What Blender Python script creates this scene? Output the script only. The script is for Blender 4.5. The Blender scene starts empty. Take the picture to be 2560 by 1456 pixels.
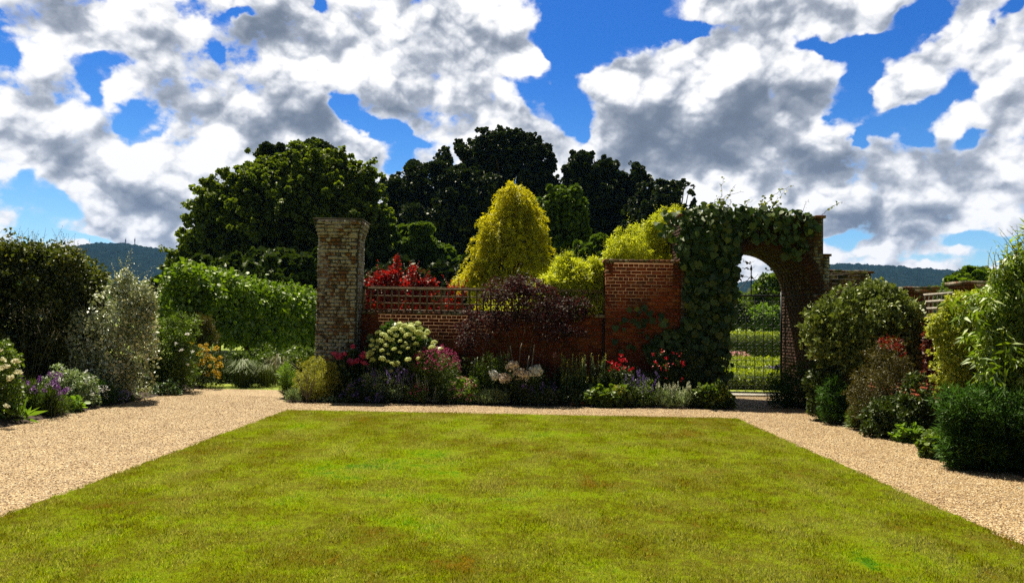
import bpy, math, random
import numpy as np
from mathutils import Vector, Matrix
rad = math.radians
RNG = np.random.default_rng(7)
random.seed(7)
sc = bpy.context.scene
COL = sc.collection
PI = math.pi

# ------------------------------------------------------------------ camera
F = 1960.0                      # focal length in pixels of a 2560-wide picture
EYE = 1.65
CAMR = Matrix.Rotation(0.0112, 3, 'Z') @ Matrix.Rotation(PI/2 + math.atan(78.6/F), 3, 'X') @ Matrix.Rotation(rad(0.95), 3, 'Z')
cam = bpy.data.cameras.new('camera'); camo = bpy.data.objects.new('camera', cam); COL.objects.link(camo)
cam.sensor_width = 36; cam.lens = 36*F/2560; cam.clip_start = 0.05; cam.clip_end = 6000
camo.matrix_world = Matrix.Translation((0, 0, EYE)) @ CAMR.to_4x4()
sc.camera = camo

def ray(px, py):
    return CAMR @ Vector(((px-1280)/F, -(py-728)/F, -1.0))
def P(px, py, Y):
    d = ray(px, py); t = Y/d.y
    return Vector((d.x*t, Y, EYE + d.z*t))
def Gd(px, py):
    d = ray(px, py); t = -EYE/d.z
    return Vector((d.x*t, d.y*t, 0))

# ------------------------------------------------------------------ node helpers
class NT:
    def __init__(s, tree):
        s.t = tree; s.n = tree.nodes; s.l = tree.links
    def new(s, typ, **kw):
        nd = s.n.new(typ)
        for k, v in kw.items():
            setattr(nd, k, v)
        return nd
    def put(s, sock, v):
        if isinstance(v, bpy.types.NodeSocket): s.l.new(v, sock)
        elif v is not None:
            if hasattr(sock, 'default_value'):
                try: sock.default_value = v
                except Exception:
                    sock.default_value = tuple(v) + (1,) if len(v) == 3 else v
    def m(s, op, a, b=None, c=None, clamp=False):
        nd = s.new('ShaderNodeMath', operation=op, use_clamp=clamp)
        s.put(nd.inputs[0], a)
        if b is not None: s.put(nd.inputs[1], b)
        if c is not None: s.put(nd.inputs[2], c)
        return nd.outputs[0]
    def vm(s, op, a, b=None):
        nd = s.new('ShaderNodeVectorMath', operation=op)
        s.put(nd.inputs[0], a)
        if b is not None: s.put(nd.inputs[1], b)
        return nd.outputs['Value'] if op in ('LENGTH', 'DOT_PRODUCT') else nd.outputs[0]
    def mix(s, f, a, b, mode='MIX'):
        nd = s.new('ShaderNodeMix', data_type='RGBA', blend_type=mode)
        s.put(nd.inputs[0], f); s.put(nd.inputs[6], a); s.put(nd.inputs[7], b)
        return nd.outputs[2]
    def ss(s, x, a, b, lo=0.0, hi=1.0):
        nd = s.new('ShaderNodeMapRange', interpolation_type='SMOOTHSTEP')
        s.put(nd.inputs[0], x)
        for i, v in zip((1, 2, 3, 4), (a, b, lo, hi)): nd.inputs[i].default_value = v
        return nd.outputs[0]
    def lin(s, x, a, b, lo=0.0, hi=1.0):
        nd = s.new('ShaderNodeMapRange')
        s.put(nd.inputs[0], x)
        for i, v in zip((1, 2, 3, 4), (a, b, lo, hi)): nd.inputs[i].default_value = v
        return nd.outputs[0]
    def noise(s, vec, scale, detail=3, rough=0.5, dist=0.0, typ=None):
        nd = s.new('ShaderNodeTexNoise')
        if typ: nd.noise_type = typ
        s.put(nd.inputs['Vector'], vec)
        nd.inputs['Scale'].default_value = scale; nd.inputs['Detail'].default_value = detail
        nd.inputs['Roughness'].default_value = rough; nd.inputs['Distortion'].default_value = dist
        return nd.outputs[0]
    def mapping(s, vec, loc=(0, 0, 0), rot=(0, 0, 0), scale=(1, 1, 1), typ='POINT'):
        nd = s.new('ShaderNodeMapping', vector_type=typ)
        s.put(nd.inputs[0], vec)
        nd.inputs['Location'].default_value = loc; nd.inputs['Rotation'].default_value = rot; nd.inputs['Scale'].default_value = scale
        return nd.outputs[0]
    def ramp(s, f, stops, interp='LINEAR'):
        nd = s.new('ShaderNodeValToRGB'); cr = nd.color_ramp; cr.interpolation = interp
        while len(cr.elements) < len(stops): cr.elements.new(0.5)
        for e, (p, c) in zip(cr.elements, stops):
            e.position = p; e.color = tuple(c) + (1,)
        s.put(nd.inputs[0], f)
        return nd.outputs[0]

# ------------------------------------------------------------------ sun and sky
SUN_AZ, SUN_EL = rad(-27), rad(64)
sl = bpy.data.lights.new('sun', 'SUN'); so = bpy.data.objects.new('sun', sl); COL.objects.link(so)
sl.energy = 5.0; sl.angle = rad(0.55); sl.color = (1.0, 0.94, 0.80)
sv = Vector((math.sin(SUN_AZ)*math.cos(SUN_EL), math.cos(SUN_AZ)*math.cos(SUN_EL), math.sin(SUN_EL)))
so.rotation_euler = sv.to_track_quat('Z', 'Y').to_euler(); so.location = (0, 0, 30)

SKY_SAT, SKY_VAL, SKY_LOW, SKY_TOP = 1.35, 1.0, (1.1, 1.3, 1.4), (.38, .72, 1.16)
HAZE = 0.00009
EXPO = 1.0
RAMP = [(1.08, 1.07, 1.06), (.80, .82, .86), (.44, .48, .55), (.20, .24, .31), (.12, .15, .20)]
HOLES = [
 (1370, 155, 80, 30, -12, -.9), (1240, 130, 60, 40, 0, -.4), (1500, 108, 24, 26, 0, -.45), (1397, 215, 14, 24, 0, -.5), (2215, 210, 110, 30, 35, -.5), (2500, 150, 50, 80, 0, -.3),
 (1520, 40, 190, 95, 0, 1.5), (1400, 60, 60, 60, 0, .5), (1480, 120, 130, 60, 10, 1.0), (1420, 170, 70, 90, 0, .9), (1340, 230, 110, 45, -20, 1.2), (1400, 270, 80, 60, 0, 1.2), (1445, 325, 38, 45, 0, .9),
 (1720, 75, 130, 25, -5, 1.1),
 (850, 265, 50, 40, -40, 1.3), (905, 325, 80, 26, -30, .9), (1000, 350, 110, 24, -8, 1.3), (1000, 395, 50, 28, 30, .9),
 (285, 160, 70, 34, 14, .85), (240, 190, 30, 30, 0, .4), (325, 300, 46, 66, -30, 1.05), (370, 330, 30, 14, 20, .4), (255, 235, 40, 50, 0, .6),
 (115, 520, 110, 42, -14, 1.05), (60, 450, 40, 50, -30, .9), (240, 603, 120, 14, 0, .8), (30, 130, 50, 50, 0, .6), (90, 580, 70, 30, 0, .6),
 (555, 120, 34, 26, -60, .75), (596, 40, 22, 70, -70, .9), (790, 12, 30, 30, 0, 1.1),
 (2080, 110, 110, 28, -5, 1.3), (2250, 80, 90, 60, 35, 1.2), (2330, 50, 60, 60, 0, 1.0), (2170, 110, 80, 40, 20, .8), (2140, 190, 60, 60, 0, 1.1), (2110, 260, 60, 70, 0, 1.2), (2200, 300, 60, 50, 0, 1.3), (2290, 290, 90, 60, 20, 1.5), (2400, 220, 60, 80, -30, 1.2), (2310, 350, 50, 25, 0, .7), (2150, 345, 20, 30, 0, .8), (2430, 350, 50, 35, 10, 1.0), (2540, 15, 50, 30, 0, 1.1), (2480, 60, 30, 30, 0, .5), (1920, 265, 30, 40, 0, 0.4),
 (2460, 600, 140, 22, -3, 1.2), (2110, 597, 70, 14, 0, .8), (2300, 640, 120, 12, 0, .35),
 (700, 640, 160, 25, 0, .0),
]
# clouds thick enough to stay closed
SOLID = [
 (1750, 250, 330, 170, -5, .9), (1650, 160, 200, 70, 0, .8), (2000, 200, 120, 80, -10, .6), (1950, 40, 280, 55, -8, .9), (2230, 200, 110, 40, 35, .7), (2490, 180, 90, 120, 0, .7),
 (1300, 370, 160, 60, 0, .8), (1480, 380, 90, 60, 0, .7), (1120, 240, 200, 100, -15, .6), (1120, 120, 300, 90, 0, .5), (300, 80, 330, 100, 0, .5), (110, 320, 170, 120, 0, .6),
 (550, 270, 240, 100, -15, .5), (400, 500, 250, 130, 0, .5), (2300, 480, 330, 110, 0, .7), (1900, 480, 300, 140, 0, .8), (800, 500, 500, 160, 0, .5), (1370, 160, 90, 35, -8, .9), (1300, 60, 60, 60, 0, .6), (880, 380, 120, 50, -20, .6), (275, 232, 55, 22, -10, .5), (2220, 340, 60, 30, 0, .8),
]
# grey undersides
GREY = [
 (200, 45, 260, 65, -3, .75), (640, 90, 100, 110, -40, .8), (760, 150, 80, 80, -20, .4), (1030, 130, 150, 60, -5, .7), (1110, 60, 50, 80, 15, .6), (920, 90, 50, 70, 0, .4),
 (450, 245, 90, 70, -50, .7), (560, 300, 170, 50, -22, .8), (730, 320, 160, 50, -10, .6), (90, 360, 130, 42, -4, .8), (180, 430, 80, 40, -20, .5), (380, 520, 90, 40, -10, .45), (440, 490, 120, 26, -6, .3), (350, 590, 90, 20, 0, .4), (120, 250, 80, 60, 0, .3),
 (1010, 300, 110, 22, -10, .45), (1160, 290, 80, 30, -30, .3), (1200, 200, 60, 60, -30, .3),
 (1600, 290, 190, 60, 12, .75), (1830, 330, 300, 90, 14, .9), (1990, 270, 110, 60, 30, .5), (1720, 420, 260, 80, 0, .6), (2000, 480, 160, 60, 0, .55), (1900, 90, 280, 30, -6, .4), (2000, 20, 200, 50, 0, .35), (1850, 170, 60, 16, 0, .25),
 (2350, 520, 280, 42, -3, .85), (2140, 560, 120, 30, -10, .6), (2400, 440, 200, 50, -8, .35), (2530, 240, 50, 120, 0, .4), (2250, 600, 200, 14, -2, .4), (2450, 15, 80, 30, 0, .4), (1400, 380, 60, 40, 0, .2), (2050, 400, 70, 40, 0, .3),
]
# ------------------------------------------------------------------ clouds: a procedural cover computed over the front of the sky
def perlin(x, y, seed):
    r = np.random.default_rng(seed); g = r.random((256, 256)).astype(np.float32)*2*np.pi
    gx, gy = np.cos(g), np.sin(g)
    xi = np.floor(x).astype(np.int32); yi = np.floor(y).astype(np.int32)
    fx = (x-xi).astype(np.float32); fy = (y-yi).astype(np.float32)
    u = fx*fx*fx*(fx*(fx*6-15)+10); v = fy*fy*fy*(fy*(fy*6-15)+10)
    x0, x1, y0, y1 = xi & 255, (xi+1) & 255, yi & 255, (yi+1) & 255
    a = gx[x0, y0]*fx+gy[x0, y0]*fy; b = gx[x1, y0]*(fx-1)+gy[x1, y0]*fy
    c = gx[x0, y1]*fx+gy[x0, y1]*(fy-1); d = gx[x1, y1]*(fx-1)+gy[x1, y1]*(fy-1)
    return (a*(1-u)+b*u)*(1-v)+(c*(1-u)+d*u)*v
def fbm(x, y, s, n, seed, rough=.5, mode=0):
    t = 0; amp = 1.0; tot = 0
    for k in range(n):
        p = perlin(x*s+seed*7.1+k*3.7, y*s+seed*3.3+k*9.1, seed*31+k)
        if mode == 1: p = np.abs(p)*2-.45
        t = t+amp*p; tot += amp; amp *= rough; s *= 2.03
    return t/tot*2
def smooth(x, a, b):
    t = np.clip((x-a)/(b-a), 0, 1); return t*t*(3-2*t)
def blobsum(az, el, lst, hard=1.0, size=1.0):
    tot = np.zeros_like(az)
    for (px, py, rx, ry, rot, amp) in lst:
        d = ray(px, py).normalized(); a = math.atan2(d.x, d.y); e = math.asin(d.z)
        k = math.cos(a)**2/F; ke = math.cos(a)*math.cos(e)**2/F
        c, s = math.cos(rad(rot)), math.sin(rad(rot))
        dx = (az-a)/k/size; dy = (el-e)/ke/size
        q = ((dx*c+dy*s)/rx)**2+((-dx*s+dy*c)/ry)**2
        tot += amp*np.exp(-q)*(1.25 if hard else 1)
    return tot
def cloud_cover(az, el):
    sx = az; sy = el*1.3
    w1 = fbm(sx, sy, 7, 5, 3, .55); w2 = fbm(sx, sy, 7, 5, 4, .55)
    v1 = fbm(sx, sy, 24, 5, 5, .52); v2 = fbm(sx, sy, 24, 5, 6, .52)
    wx = az+.022*w1+.011*v1; wy = el+.016*w2+.009*v2
    hole = blobsum(wx, wy, HOLES, 1, .76); solid = blobsum(wx, wy, SOLID); gry = blobsum(az+.026*w1+.011*v1, el+.018*w2+.010*v2, GREY, 1, .92)
    f = fbm(sx+.006*v1, sy+.006*v2, 6, 8, 11, .56)
    bil = fbm(sx+.003*v1, sy+.003*v2, 10, 7, 12, .50, 1)
    b2 = fbm(sx+.002*v1, sy+.002*v2, 22, 5, 14, .50, 1)
    h0 = fbm(sx+.004*v1, sy+.004*v2, 10, 5, 12, .44, 1)
    fine = fbm(sx+.003*v2, sy, 34, 6, 13, .64)
    dens = .58+.78*f+.50*bil+.26*b2+.34*fine+.40*np.minimum(solid, 1.2)-1.34*hole*(1+.45*fine+.5*b2-.25*f)
    return dens, gry, f, bil, b2, fine, h0
AZ0, EL0, EL1 = rad(42), rad(-3), rad(40)
CW, CH = 2100, 1080
_az, _el = np.meshgrid(np.linspace(-AZ0, AZ0, CW, dtype=np.float32), np.linspace(EL0, EL1, CH, dtype=np.float32))
dens, gry, f_, bil, b2, fine, w1_ = cloud_cover(_az, _el)
alpha = smooth(dens, -.10, .40)
wsp = fbm(_az*.8+.3*_el, _el*1.5, 14, 7, 51, .62)
alpha = np.maximum(alpha, .55*smooth(.55*dens+.75*wsp, -.05, .75)*smooth(dens, -1.3, -.1))
def shift(a, st):
    i = int(round(st/(EL1-EL0)*CH)); j = int(round(.45*st/(2*AZ0)*CW))
    return a[np.minimum(np.arange(CH)+i, CH-1)][:, np.maximum(np.arange(CW)-j, 0)]
dup = 0
for st, w in ((.005, .6), (.012, .8), (.025, 1.0), (.045, 1.0), (.075, .8)): dup = dup+w*np.clip(shift(dens, st), -.2, 1.6)
hgt = 1.0*w1_+.16*b2+.45*f_
rel = .34*(hgt-shift(hgt, .005))+.36*(hgt-shift(hgt, .013))+.50*(hgt-shift(hgt, .030))
mid = fbm(_az, _el*1.7, 5.5, 6, 21, .46)
g0 = .92*gry*(1+.4*mid)+.34*mid+.05*fine+.32*smooth(dup/4.2, .3, 1.8)
g = .50*np.clip(g0, 0, 3)+.06*smooth(g0, .4, .9)-.80*rel-.06*w1_
g = g*(.30+.70*smooth(dens, 0, .6))+.060+.06*mid
g = np.where(g > .5, .5+(1-np.exp(-(g-.5)*1.5))*.5, g)
edge = smooth(AZ0-np.abs(_az), 0, rad(4))*smooth(EL1-_el, 0, rad(5))
pix = np.ones((CH, CW, 4), np.float32)
pix[..., 0] = alpha; pix[..., 1] = np.clip(g, 0, 1.05)/1.05; pix[..., 2] = edge
cimg = bpy.data.images.new('cloud_cover', CW, CH, float_buffer=True, is_data=True)
cimg.pixels.foreach_set(pix.ravel()); cimg.update(); cimg.pack()
del _az, _el, dens, gry, f_, bil, b2, fine, w1_, dup, rel, mid, hgt, g0, pix

world = bpy.data.worlds.new('World'); sc.world = world; world.use_nodes = True
W = NT(world.node_tree); W.n.clear()
sky = W.new('ShaderNodeTexSky', sky_type='NISHITA'); sky.sun_disc = False
sky.sun_elevation = SUN_EL; sky.sun_rotation = SUN_AZ; sky.air_density = 1.0; sky.dust_density = 0.4; sky.ozone_density = 3.0
D = W.vm('NORMALIZE', W.new('ShaderNodeTexCoord').outputs['Generated'])
sep = W.new('ShaderNodeSeparateXYZ'); W.put(sep.inputs[0], D)
az = W.m('ARCTAN2', sep.outputs[0], sep.outputs[1]); el = W.m('ARCSINE', sep.outputs[2])
cmb = W.new('ShaderNodeCombineXYZ'); W.put(cmb.inputs[0], W.lin(az, -AZ0, AZ0)); W.put(cmb.inputs[1], W.lin(el, EL0, EL1))
im = W.new('ShaderNodeTexImage', interpolation='Linear', extension='EXTEND'); im.image = cimg; W.put(im.inputs[0], cmb.outputs[0])
sc3 = W.new('ShaderNodeSeparateColor'); W.put(sc3.inputs[0], im.outputs[0])
n0 = W.noise(D, 3.0, 5, .6)
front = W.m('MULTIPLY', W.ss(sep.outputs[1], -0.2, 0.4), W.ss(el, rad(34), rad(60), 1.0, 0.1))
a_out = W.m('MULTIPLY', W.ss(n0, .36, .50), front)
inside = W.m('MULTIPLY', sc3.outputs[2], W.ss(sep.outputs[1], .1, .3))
aa = W.new('ShaderNodeMix'); W.put(aa.inputs[0], inside); W.put(aa.inputs[2], a_out); W.put(aa.inputs[3], sc3.outputs[0])
gg = W.new('ShaderNodeMix'); W.put(gg.inputs[0], inside); W.put(gg.inputs[2], W.lin(n0, .4, .8)); W.put(gg.inputs[3], sc3.outputs[1])
shade = W.ramp(gg.outputs[0], list(zip((0, .18, .42, .72, 1.0), RAMP)))
hs = W.new('ShaderNodeHueSaturation'); W.put(hs.inputs['Color'], sky.outputs[0]); hs.inputs['Saturation'].default_value = SKY_SAT; hs.inputs['Value'].default_value = SKY_VAL
hor = W.ss(el, 0.02, rad(20))
blue = W.mix(hor, W.mix(1.0, hs.outputs[0], SKY_LOW, 'MULTIPLY'), W.mix(1.0, hs.outputs[0], SKY_TOP, 'MULTIPLY'))
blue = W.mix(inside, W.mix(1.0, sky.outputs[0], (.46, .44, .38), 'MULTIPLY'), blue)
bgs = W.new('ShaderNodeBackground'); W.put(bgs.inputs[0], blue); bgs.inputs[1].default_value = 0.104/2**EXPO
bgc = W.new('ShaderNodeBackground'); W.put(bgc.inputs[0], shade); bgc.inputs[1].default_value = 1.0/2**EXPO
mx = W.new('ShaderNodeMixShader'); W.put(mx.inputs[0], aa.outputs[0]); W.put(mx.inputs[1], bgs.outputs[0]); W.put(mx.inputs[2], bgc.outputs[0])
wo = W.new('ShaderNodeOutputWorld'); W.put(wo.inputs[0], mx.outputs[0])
world.cycles.sampling_method = 'MANUAL'; world.cycles.sample_map_resolution = 512

# ------------------------------------------------------------------ mesh building
class MB:
    def __init__(s): s.v = []; s.f = []; s.n = 0
    def add(s, v, *faces):
        v = np.asarray(v, np.float32).reshape(-1, 3)
        for f in faces:
            f = np.asarray(f, np.int32)
            if f.size: s.f.append(f+s.n)
        s.v.append(v); s.n += len(v)
        return s
    def mesh(s, name, smooth=False):
        me = bpy.data.meshes.new(name)
        v = np.concatenate(s.v) if s.v else np.zeros((0, 3), np.float32)
        me.vertices.add(len(v)); me.vertices.foreach_set('co', v.ravel())
        if s.f:
            loops = np.concatenate([f.ravel() for f in s.f]); tot = np.concatenate([np.full(len(f), f.shape[1], np.int32) for f in s.f])
            st = np.concatenate([[0], np.cumsum(tot)[:-1]]).astype(np.int32)
            me.loops.add(len(loops)); me.loops.foreach_set('vertex_index', loops)
            me.polygons.add(len(tot)); me.polygons.foreach_set('loop_start', st); me.polygons.foreach_set('loop_total', tot)
            if smooth: me.polygons.foreach_set('use_smooth', np.ones(len(tot), bool))
        me.update(calc_edges=True)
        return me
    def build(s, name, mat, parent=None, smooth=False):
        me = s.mesh(name, smooth); me.materials.append(mat)
        return link(bpy.data.objects.new(name, me), parent)

def link(o, parent=None):
    COL.objects.link(o)
    if parent is not None:
        o.parent = parent; o.matrix_parent_inverse = Matrix.Translation(parent.location).inverted() if False else Matrix()
        o.location = -parent.location if parent.get('_abs') else (0, 0, 0)
    return o
def tag(o, label=None, cat=None, group=None, kind=None):
    if label: o['label'] = label
    if cat: o['category'] = cat
    if group: o['group'] = group
    if kind: o['kind'] = kind
    return o
def thing(name, label, cat, loc=(0, 0, 0), group=None):
    """Empty at the base of a thing; meshes added to it are given in world coordinates."""
    o = bpy.data.objects.new(name, None); o.location = Vector(loc); o.empty_display_size = .1
    COL.objects.link(o); tag(o, label, cat, group); o['_abs'] = True
    return o

def box(mb, x0, x1, y0, y1, z0, z1):
    v = [(x0, y0, z0), (x1, y0, z0), (x1, y1, z0), (x0, y1, z0), (x0, y0, z1), (x1, y0, z1), (x1, y1, z1), (x0, y1, z1)]
    mb.add(v, [(0, 3, 2, 1), (4, 5, 6, 7), (0, 1, 5, 4), (1, 2, 6, 5), (2, 3, 7, 6), (3, 0, 4, 7)])
def hexa(mb, p):
    mb.add(p, [(0, 3, 2, 1), (4, 5, 6, 7), (0, 1, 5, 4), (1, 2, 6, 5), (2, 3, 7, 6), (3, 0, 4, 7)])
def tube(mb, pts, r, sides=6):
    pts = np.asarray([tuple(p) for p in pts], np.float32); n = len(pts)
    r = np.broadcast_to(np.asarray(r, np.float32), (n,))
    t = np.gradient(pts, axis=0); t /= np.linalg.norm(t, axis=1, keepdims=True)+1e-9
    a = np.where(np.abs(t[:, 2:3]) < .9, [[0, 0, 1]], [[1, 0, 0]]); x = np.cross(t, a); x /= np.linalg.norm(x, axis=1, keepdims=True)+1e-9
    for i in range(1, n):
        if np.dot(x[i], x[i-1]) < 0: x[i] *= -1
    y = np.cross(t, x)
    th = np.arange(sides)*2*PI/sides
    ring = pts[:, None]+r[:, None, None]*(np.cos(th)[None, :, None]*x[:, None]+np.sin(th)[None, :, None]*y[:, None])
    i = np.arange(n-1)[:, None]*sides; j = np.arange(sides)[None]; k = (j+1) % sides
    f = np.stack([i+j, i+k, i+sides+k, i+sides+j], -1).reshape(-1, 4)
    mb.add(ring.reshape(-1, 3), f, [tuple(range(sides))[::-1]], [tuple((n-1)*sides+q for q in range(sides))])
def curve(a, b, sag=(0, 0, 0), n=7, wob=0):
    a, b, sag = np.array(a, float), np.array(b, float), np.array(sag, float)
    t = np.linspace(0, 1, n)[:, None]
    p = a+(b-a)*t+sag*(4*t*(1-t))
    if wob: p[1:-1] += RNG.normal(0, wob, (n-2, 3))
    return p

# leaf and petal templates: y runs along the leaf, z is its upper side
T_LEAF = (np.array([(0, 0, 0), (.32, .42, .07), (0, 1, -.06), (-.32, .42, .07)]), [(0, 1, 2, 3)])
T_LONG = (np.array([(0, 0, 0), (.12, .4, .05), (0, 1, -.12), (-.12, .4, .05)]), [(0, 1, 2, 3)])
T_ROUND = (np.array([(0, 0, 0), (.42, .3, .08), (.36, .78, .05), (0, 1, -.02), (-.36, .78, .05), (-.42, .3, .08)]), [(0, 1, 2, 3), (0, 3, 4, 5)])
T_HEART = (np.array([(0, .1, 0), (.3, -.05, .03), (.52, .25, .07), (.4, .7, .04), (0, 1.05, -.1), (-.4, .7, .04), (-.52, .25, .07), (-.3, -.05, .03)]), [(0, 1, 2, 3), (0, 3, 4, 5), (0, 5, 6, 7)])
T_BLADE = (np.array([(-.05, 0, 0), (.05, 0, 0), (.03, .6, .03), (0, 1, .18), (-.03, .6, .03)]), [(0, 1, 2, 3, 4)])
T_GRASS = (np.array([(-.5, 0, 0), (.5, 0, 0), (0, 1, 0)]), [(0, 1, 2)])
T_CLUMP = (np.array([(0, 0, 0), (.5, .2, .1), (.55, .7, -.05), (.1, 1.0, .12), (-.45, .8, -.05), (-.5, .3, .1)]), [(0, 1, 2, 3), (0, 3, 4, 5)])
def unit(a): return a/(np.linalg.norm(a, axis=-1, keepdims=True)+1e-9)
def scatter(mb, tmpl, pos, axis, nrm, size):
    tv, tf = tmpl; N = len(pos)
    if N == 0: return
    y = unit(axis); z = nrm-np.sum(nrm*y, 1, keepdims=True)*y; z = unit(z); x = np.cross(y, z)
    size = np.broadcast_to(np.asarray(size, np.float32), (N,))[:, None, None]
    v = pos[:, None]+size*(tv[None, :, 0:1]*x[:, None]+tv[None, :, 1:2]*y[:, None]+tv[None, :, 2:3]*z[:, None])
    f = np.asarray(tf); off = (np.arange(N)*len(tv))[:, None, None]
    mb.add(v.reshape(-1, 3), (f[None]+off).reshape(-1, f.shape[1]))
def rdir(n): return unit(RNG.normal(size=(n, 3)))

def ell(px, py, rx, ry, Y, dy=0.0, kd=1.0):
    """ellipsoid whose outline at depth Y+dy covers the given patch; its depth is kd times its width"""
    c = P(px, py, Y+dy); s = (Y+dy)/F
    return (np.array(c), np.array([rx*s, rx*s*kd, ry*s]))
def foliage(mb, tmpl, ells, n, size, puff=.34, npuff=14, out=.5, up=.35, droop=0.0, fill=.15, sv=.35, flat=1.0, gap=.0, gapf=.9, zmin=.03, rag=1.0):
    areas = np.array([np.mean(r)**2 for c, r in ells]); areas = areas/areas.sum()
    for (c, r), a in zip(ells, areas):
        m = int(n*a)
        if m < 3: continue
        k = max(4, int(npuff))
        d = rdir(k); w0 = (1+.34*perlin(d[:, 0]*2.2+c[0]*3, d[:, 2]*2.2+d[:, 1]+c[2], 55))[:, None]; pc = c+d*r*w0*RNG.uniform(.55, .98, (k, 1)); pr = np.mean(r)*puff*RNG.uniform(.5, 1.4, k)
        k2 = int(k*rag*2.2)
        if k2:
            d = rdir(k2); w0 = (1+.34*perlin(d[:, 0]*2.2+c[0]*3, d[:, 2]*2.2+d[:, 1]+c[2], 55))[:, None]; pc = np.concatenate([pc, c+d*r*w0*RNG.uniform(.86, 1.18, (k2, 1))]); pr = np.concatenate([pr, np.mean(r)*puff*RNG.uniform(.16, .42, k2)])
            wts = pr**1.6; wts /= wts.sum()
        else: wts = None
        nf = int(m*fill); ns = m-nf
        i = RNG.choice(len(pc), ns, p=wts)
        u = unit(rdir(ns)+out*unit(pc[i]-c))
        w = RNG.random(ns)**.45
        u2 = u.copy(); u2[:, 2] *= flat
        pos = pc[i]+u2*(pr[i]*w*1.05)[:, None]
        posf = c+rdir(nf)*r*(RNG.random((nf, 1))**.5)*.92; uf = unit(posf-c)
        pos = np.concatenate([pos, posf]); u = np.concatenate([u, uf])
        if gap:
            q = perlin(pos[:, 0]*gapf, (pos[:, 2]+pos[:, 1]*.15)*gapf, 77)+.35*perlin(pos[:, 0]*gapf*2.7, (pos[:, 2]+pos[:, 1]*.15)*gapf*2.7, 78); ok = q > -1+gap
            pos, u = pos[ok], u[ok]
        ok = pos[:, 2] > zmin; pos, u = pos[ok], u[ok]; L = len(pos)
        ax = u*.7+rdir(L)*.8; ax[:, 2] -= droop
        nr = rdir(L)*.8; nr[:, 2] += up; nr += u*.35
        scatter(mb, tmpl, pos, ax, nr, size*RNG.uniform(1-sv, 1+sv, L))
def sprigs(ml, ms, bases, dirs, length, tmpl, size, step=.05, r=.004, curl=.25):
    for b, d in zip(bases, dirs):
        L = length*RNG.uniform(.6, 1.2); n = max(3, int(L/step)); b = np.array(b); d = unit(np.array(d, float))
        side = unit(RNG.normal(size=3)); t = np.linspace(0, 1, n)[:, None]
        pts = b+d*L*t+side*curl*L*t**2
        tube(ms, pts, np.linspace(r, r*.4, n), 4)
        tg = unit(np.gradient(pts, axis=0)); s = np.where(np.arange(n) % 2, 1, -1)[:, None]
        lat = unit(np.cross(tg, unit(RNG.normal(size=3))+0*tg))*s
        scatter(ml, tmpl, pts, tg*.5+lat, rdir(n)*.4+np.array([0, 0, .6]), size*RNG.uniform(.6, 1.1, n)*np.linspace(1, .45, n))

# ------------------------------------------------------------------ materials
def new_mat(name):
    m = bpy.data.materials.new(name); m.use_nodes = True; t = NT(m.node_tree); t.n.clear()
    o = t.new('ShaderNodeOutputMaterial'); return m, t, o
def leaf_mat(name, cols, trans=.4, tint=(1.25, 1.3, .6), gloss=.03, rough=.5, scale=1.5):
    gloss = gloss*.8+.015; rough = max(rough, .5)
    """cols: three base colours, dark to light, picked at random leaf by leaf"""
    m, t, o = new_mat(name)
    g = t.new('ShaderNodeNewGeometry')
    n = t.noise(g.outputs['Position'], scale, 2)
    f = t.m('ADD', t.m('MULTIPLY', g.outputs['Random Per Island'], .75), t.m('MULTIPLY', t.m('SUBTRACT', n, .32), .75), clamp=True)
    c = t.ramp(f, [(0.0, cols[0]), (.5, cols[1]), (1.0, cols[2])])
    d = t.new('ShaderNodeBsdfDiffuse'); t.put(d.inputs[0], c)
    tr = t.new('ShaderNodeBsdfTranslucent'); t.put(tr.inputs[0], t.mix(1.0, c, tint, 'MULTIPLY'))
    gl = t.new('ShaderNodeBsdfGlossy'); gl.inputs['Roughness'].default_value = rough; gl.inputs[0].default_value = (1, 1, .85, 1)
    m1 = t.new('ShaderNodeMixShader'); m1.inputs[0].default_value = trans; t.put(m1.inputs[1], d.outputs[0]); t.put(m1.inputs[2], tr.outputs[0])
    m2 = t.new('ShaderNodeMixShader'); m2.inputs[0].default_value = gloss; t.put(m2.inputs[1], m1.outputs[0]); t.put(m2.inputs[2], gl.outputs[0])
    t.put(o.inputs[0], m2.outputs[0]); return m
def stops_of(cols): return [(i/max(1, len(cols)-1), c) for i, c in enumerate(cols)]
def rough_mat(name, cols, scale=8, rough=.85, bump=.3, bscale=60, island=0.0, spec=.3, metal=0.0):
    m, t, o = new_mat(name); g = t.new('ShaderNodeNewGeometry')
    n = t.noise(g.outputs['Position'], scale, 5, .6)
    f = t.lin(n, .3, .7)
    if island: f = t.m('ADD', t.m('MULTIPLY', f, 1-island), t.m('MULTIPLY', g.outputs['Random Per Island'], island))
    c = t.ramp(f, stops_of(cols))
    b = t.new('ShaderNodeBsdfPrincipled'); t.put(b.inputs['Base Color'], c); b.inputs['Roughness'].default_value = rough
    b.inputs['Specular IOR Level'].default_value = spec; b.inputs['Metallic'].default_value = metal
    if bump:
        bp = t.new('ShaderNodeBump'); bp.inputs['Strength'].default_value = bump; bp.inputs['Distance'].default_value = .01
        t.put(bp.inputs['Height'], t.noise(g.outputs['Position'], bscale, 5, .6)); t.put(b.inputs['Normal'], bp.outputs[0])
    t.put(o.inputs[0], b.outputs[0]); return m
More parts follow.
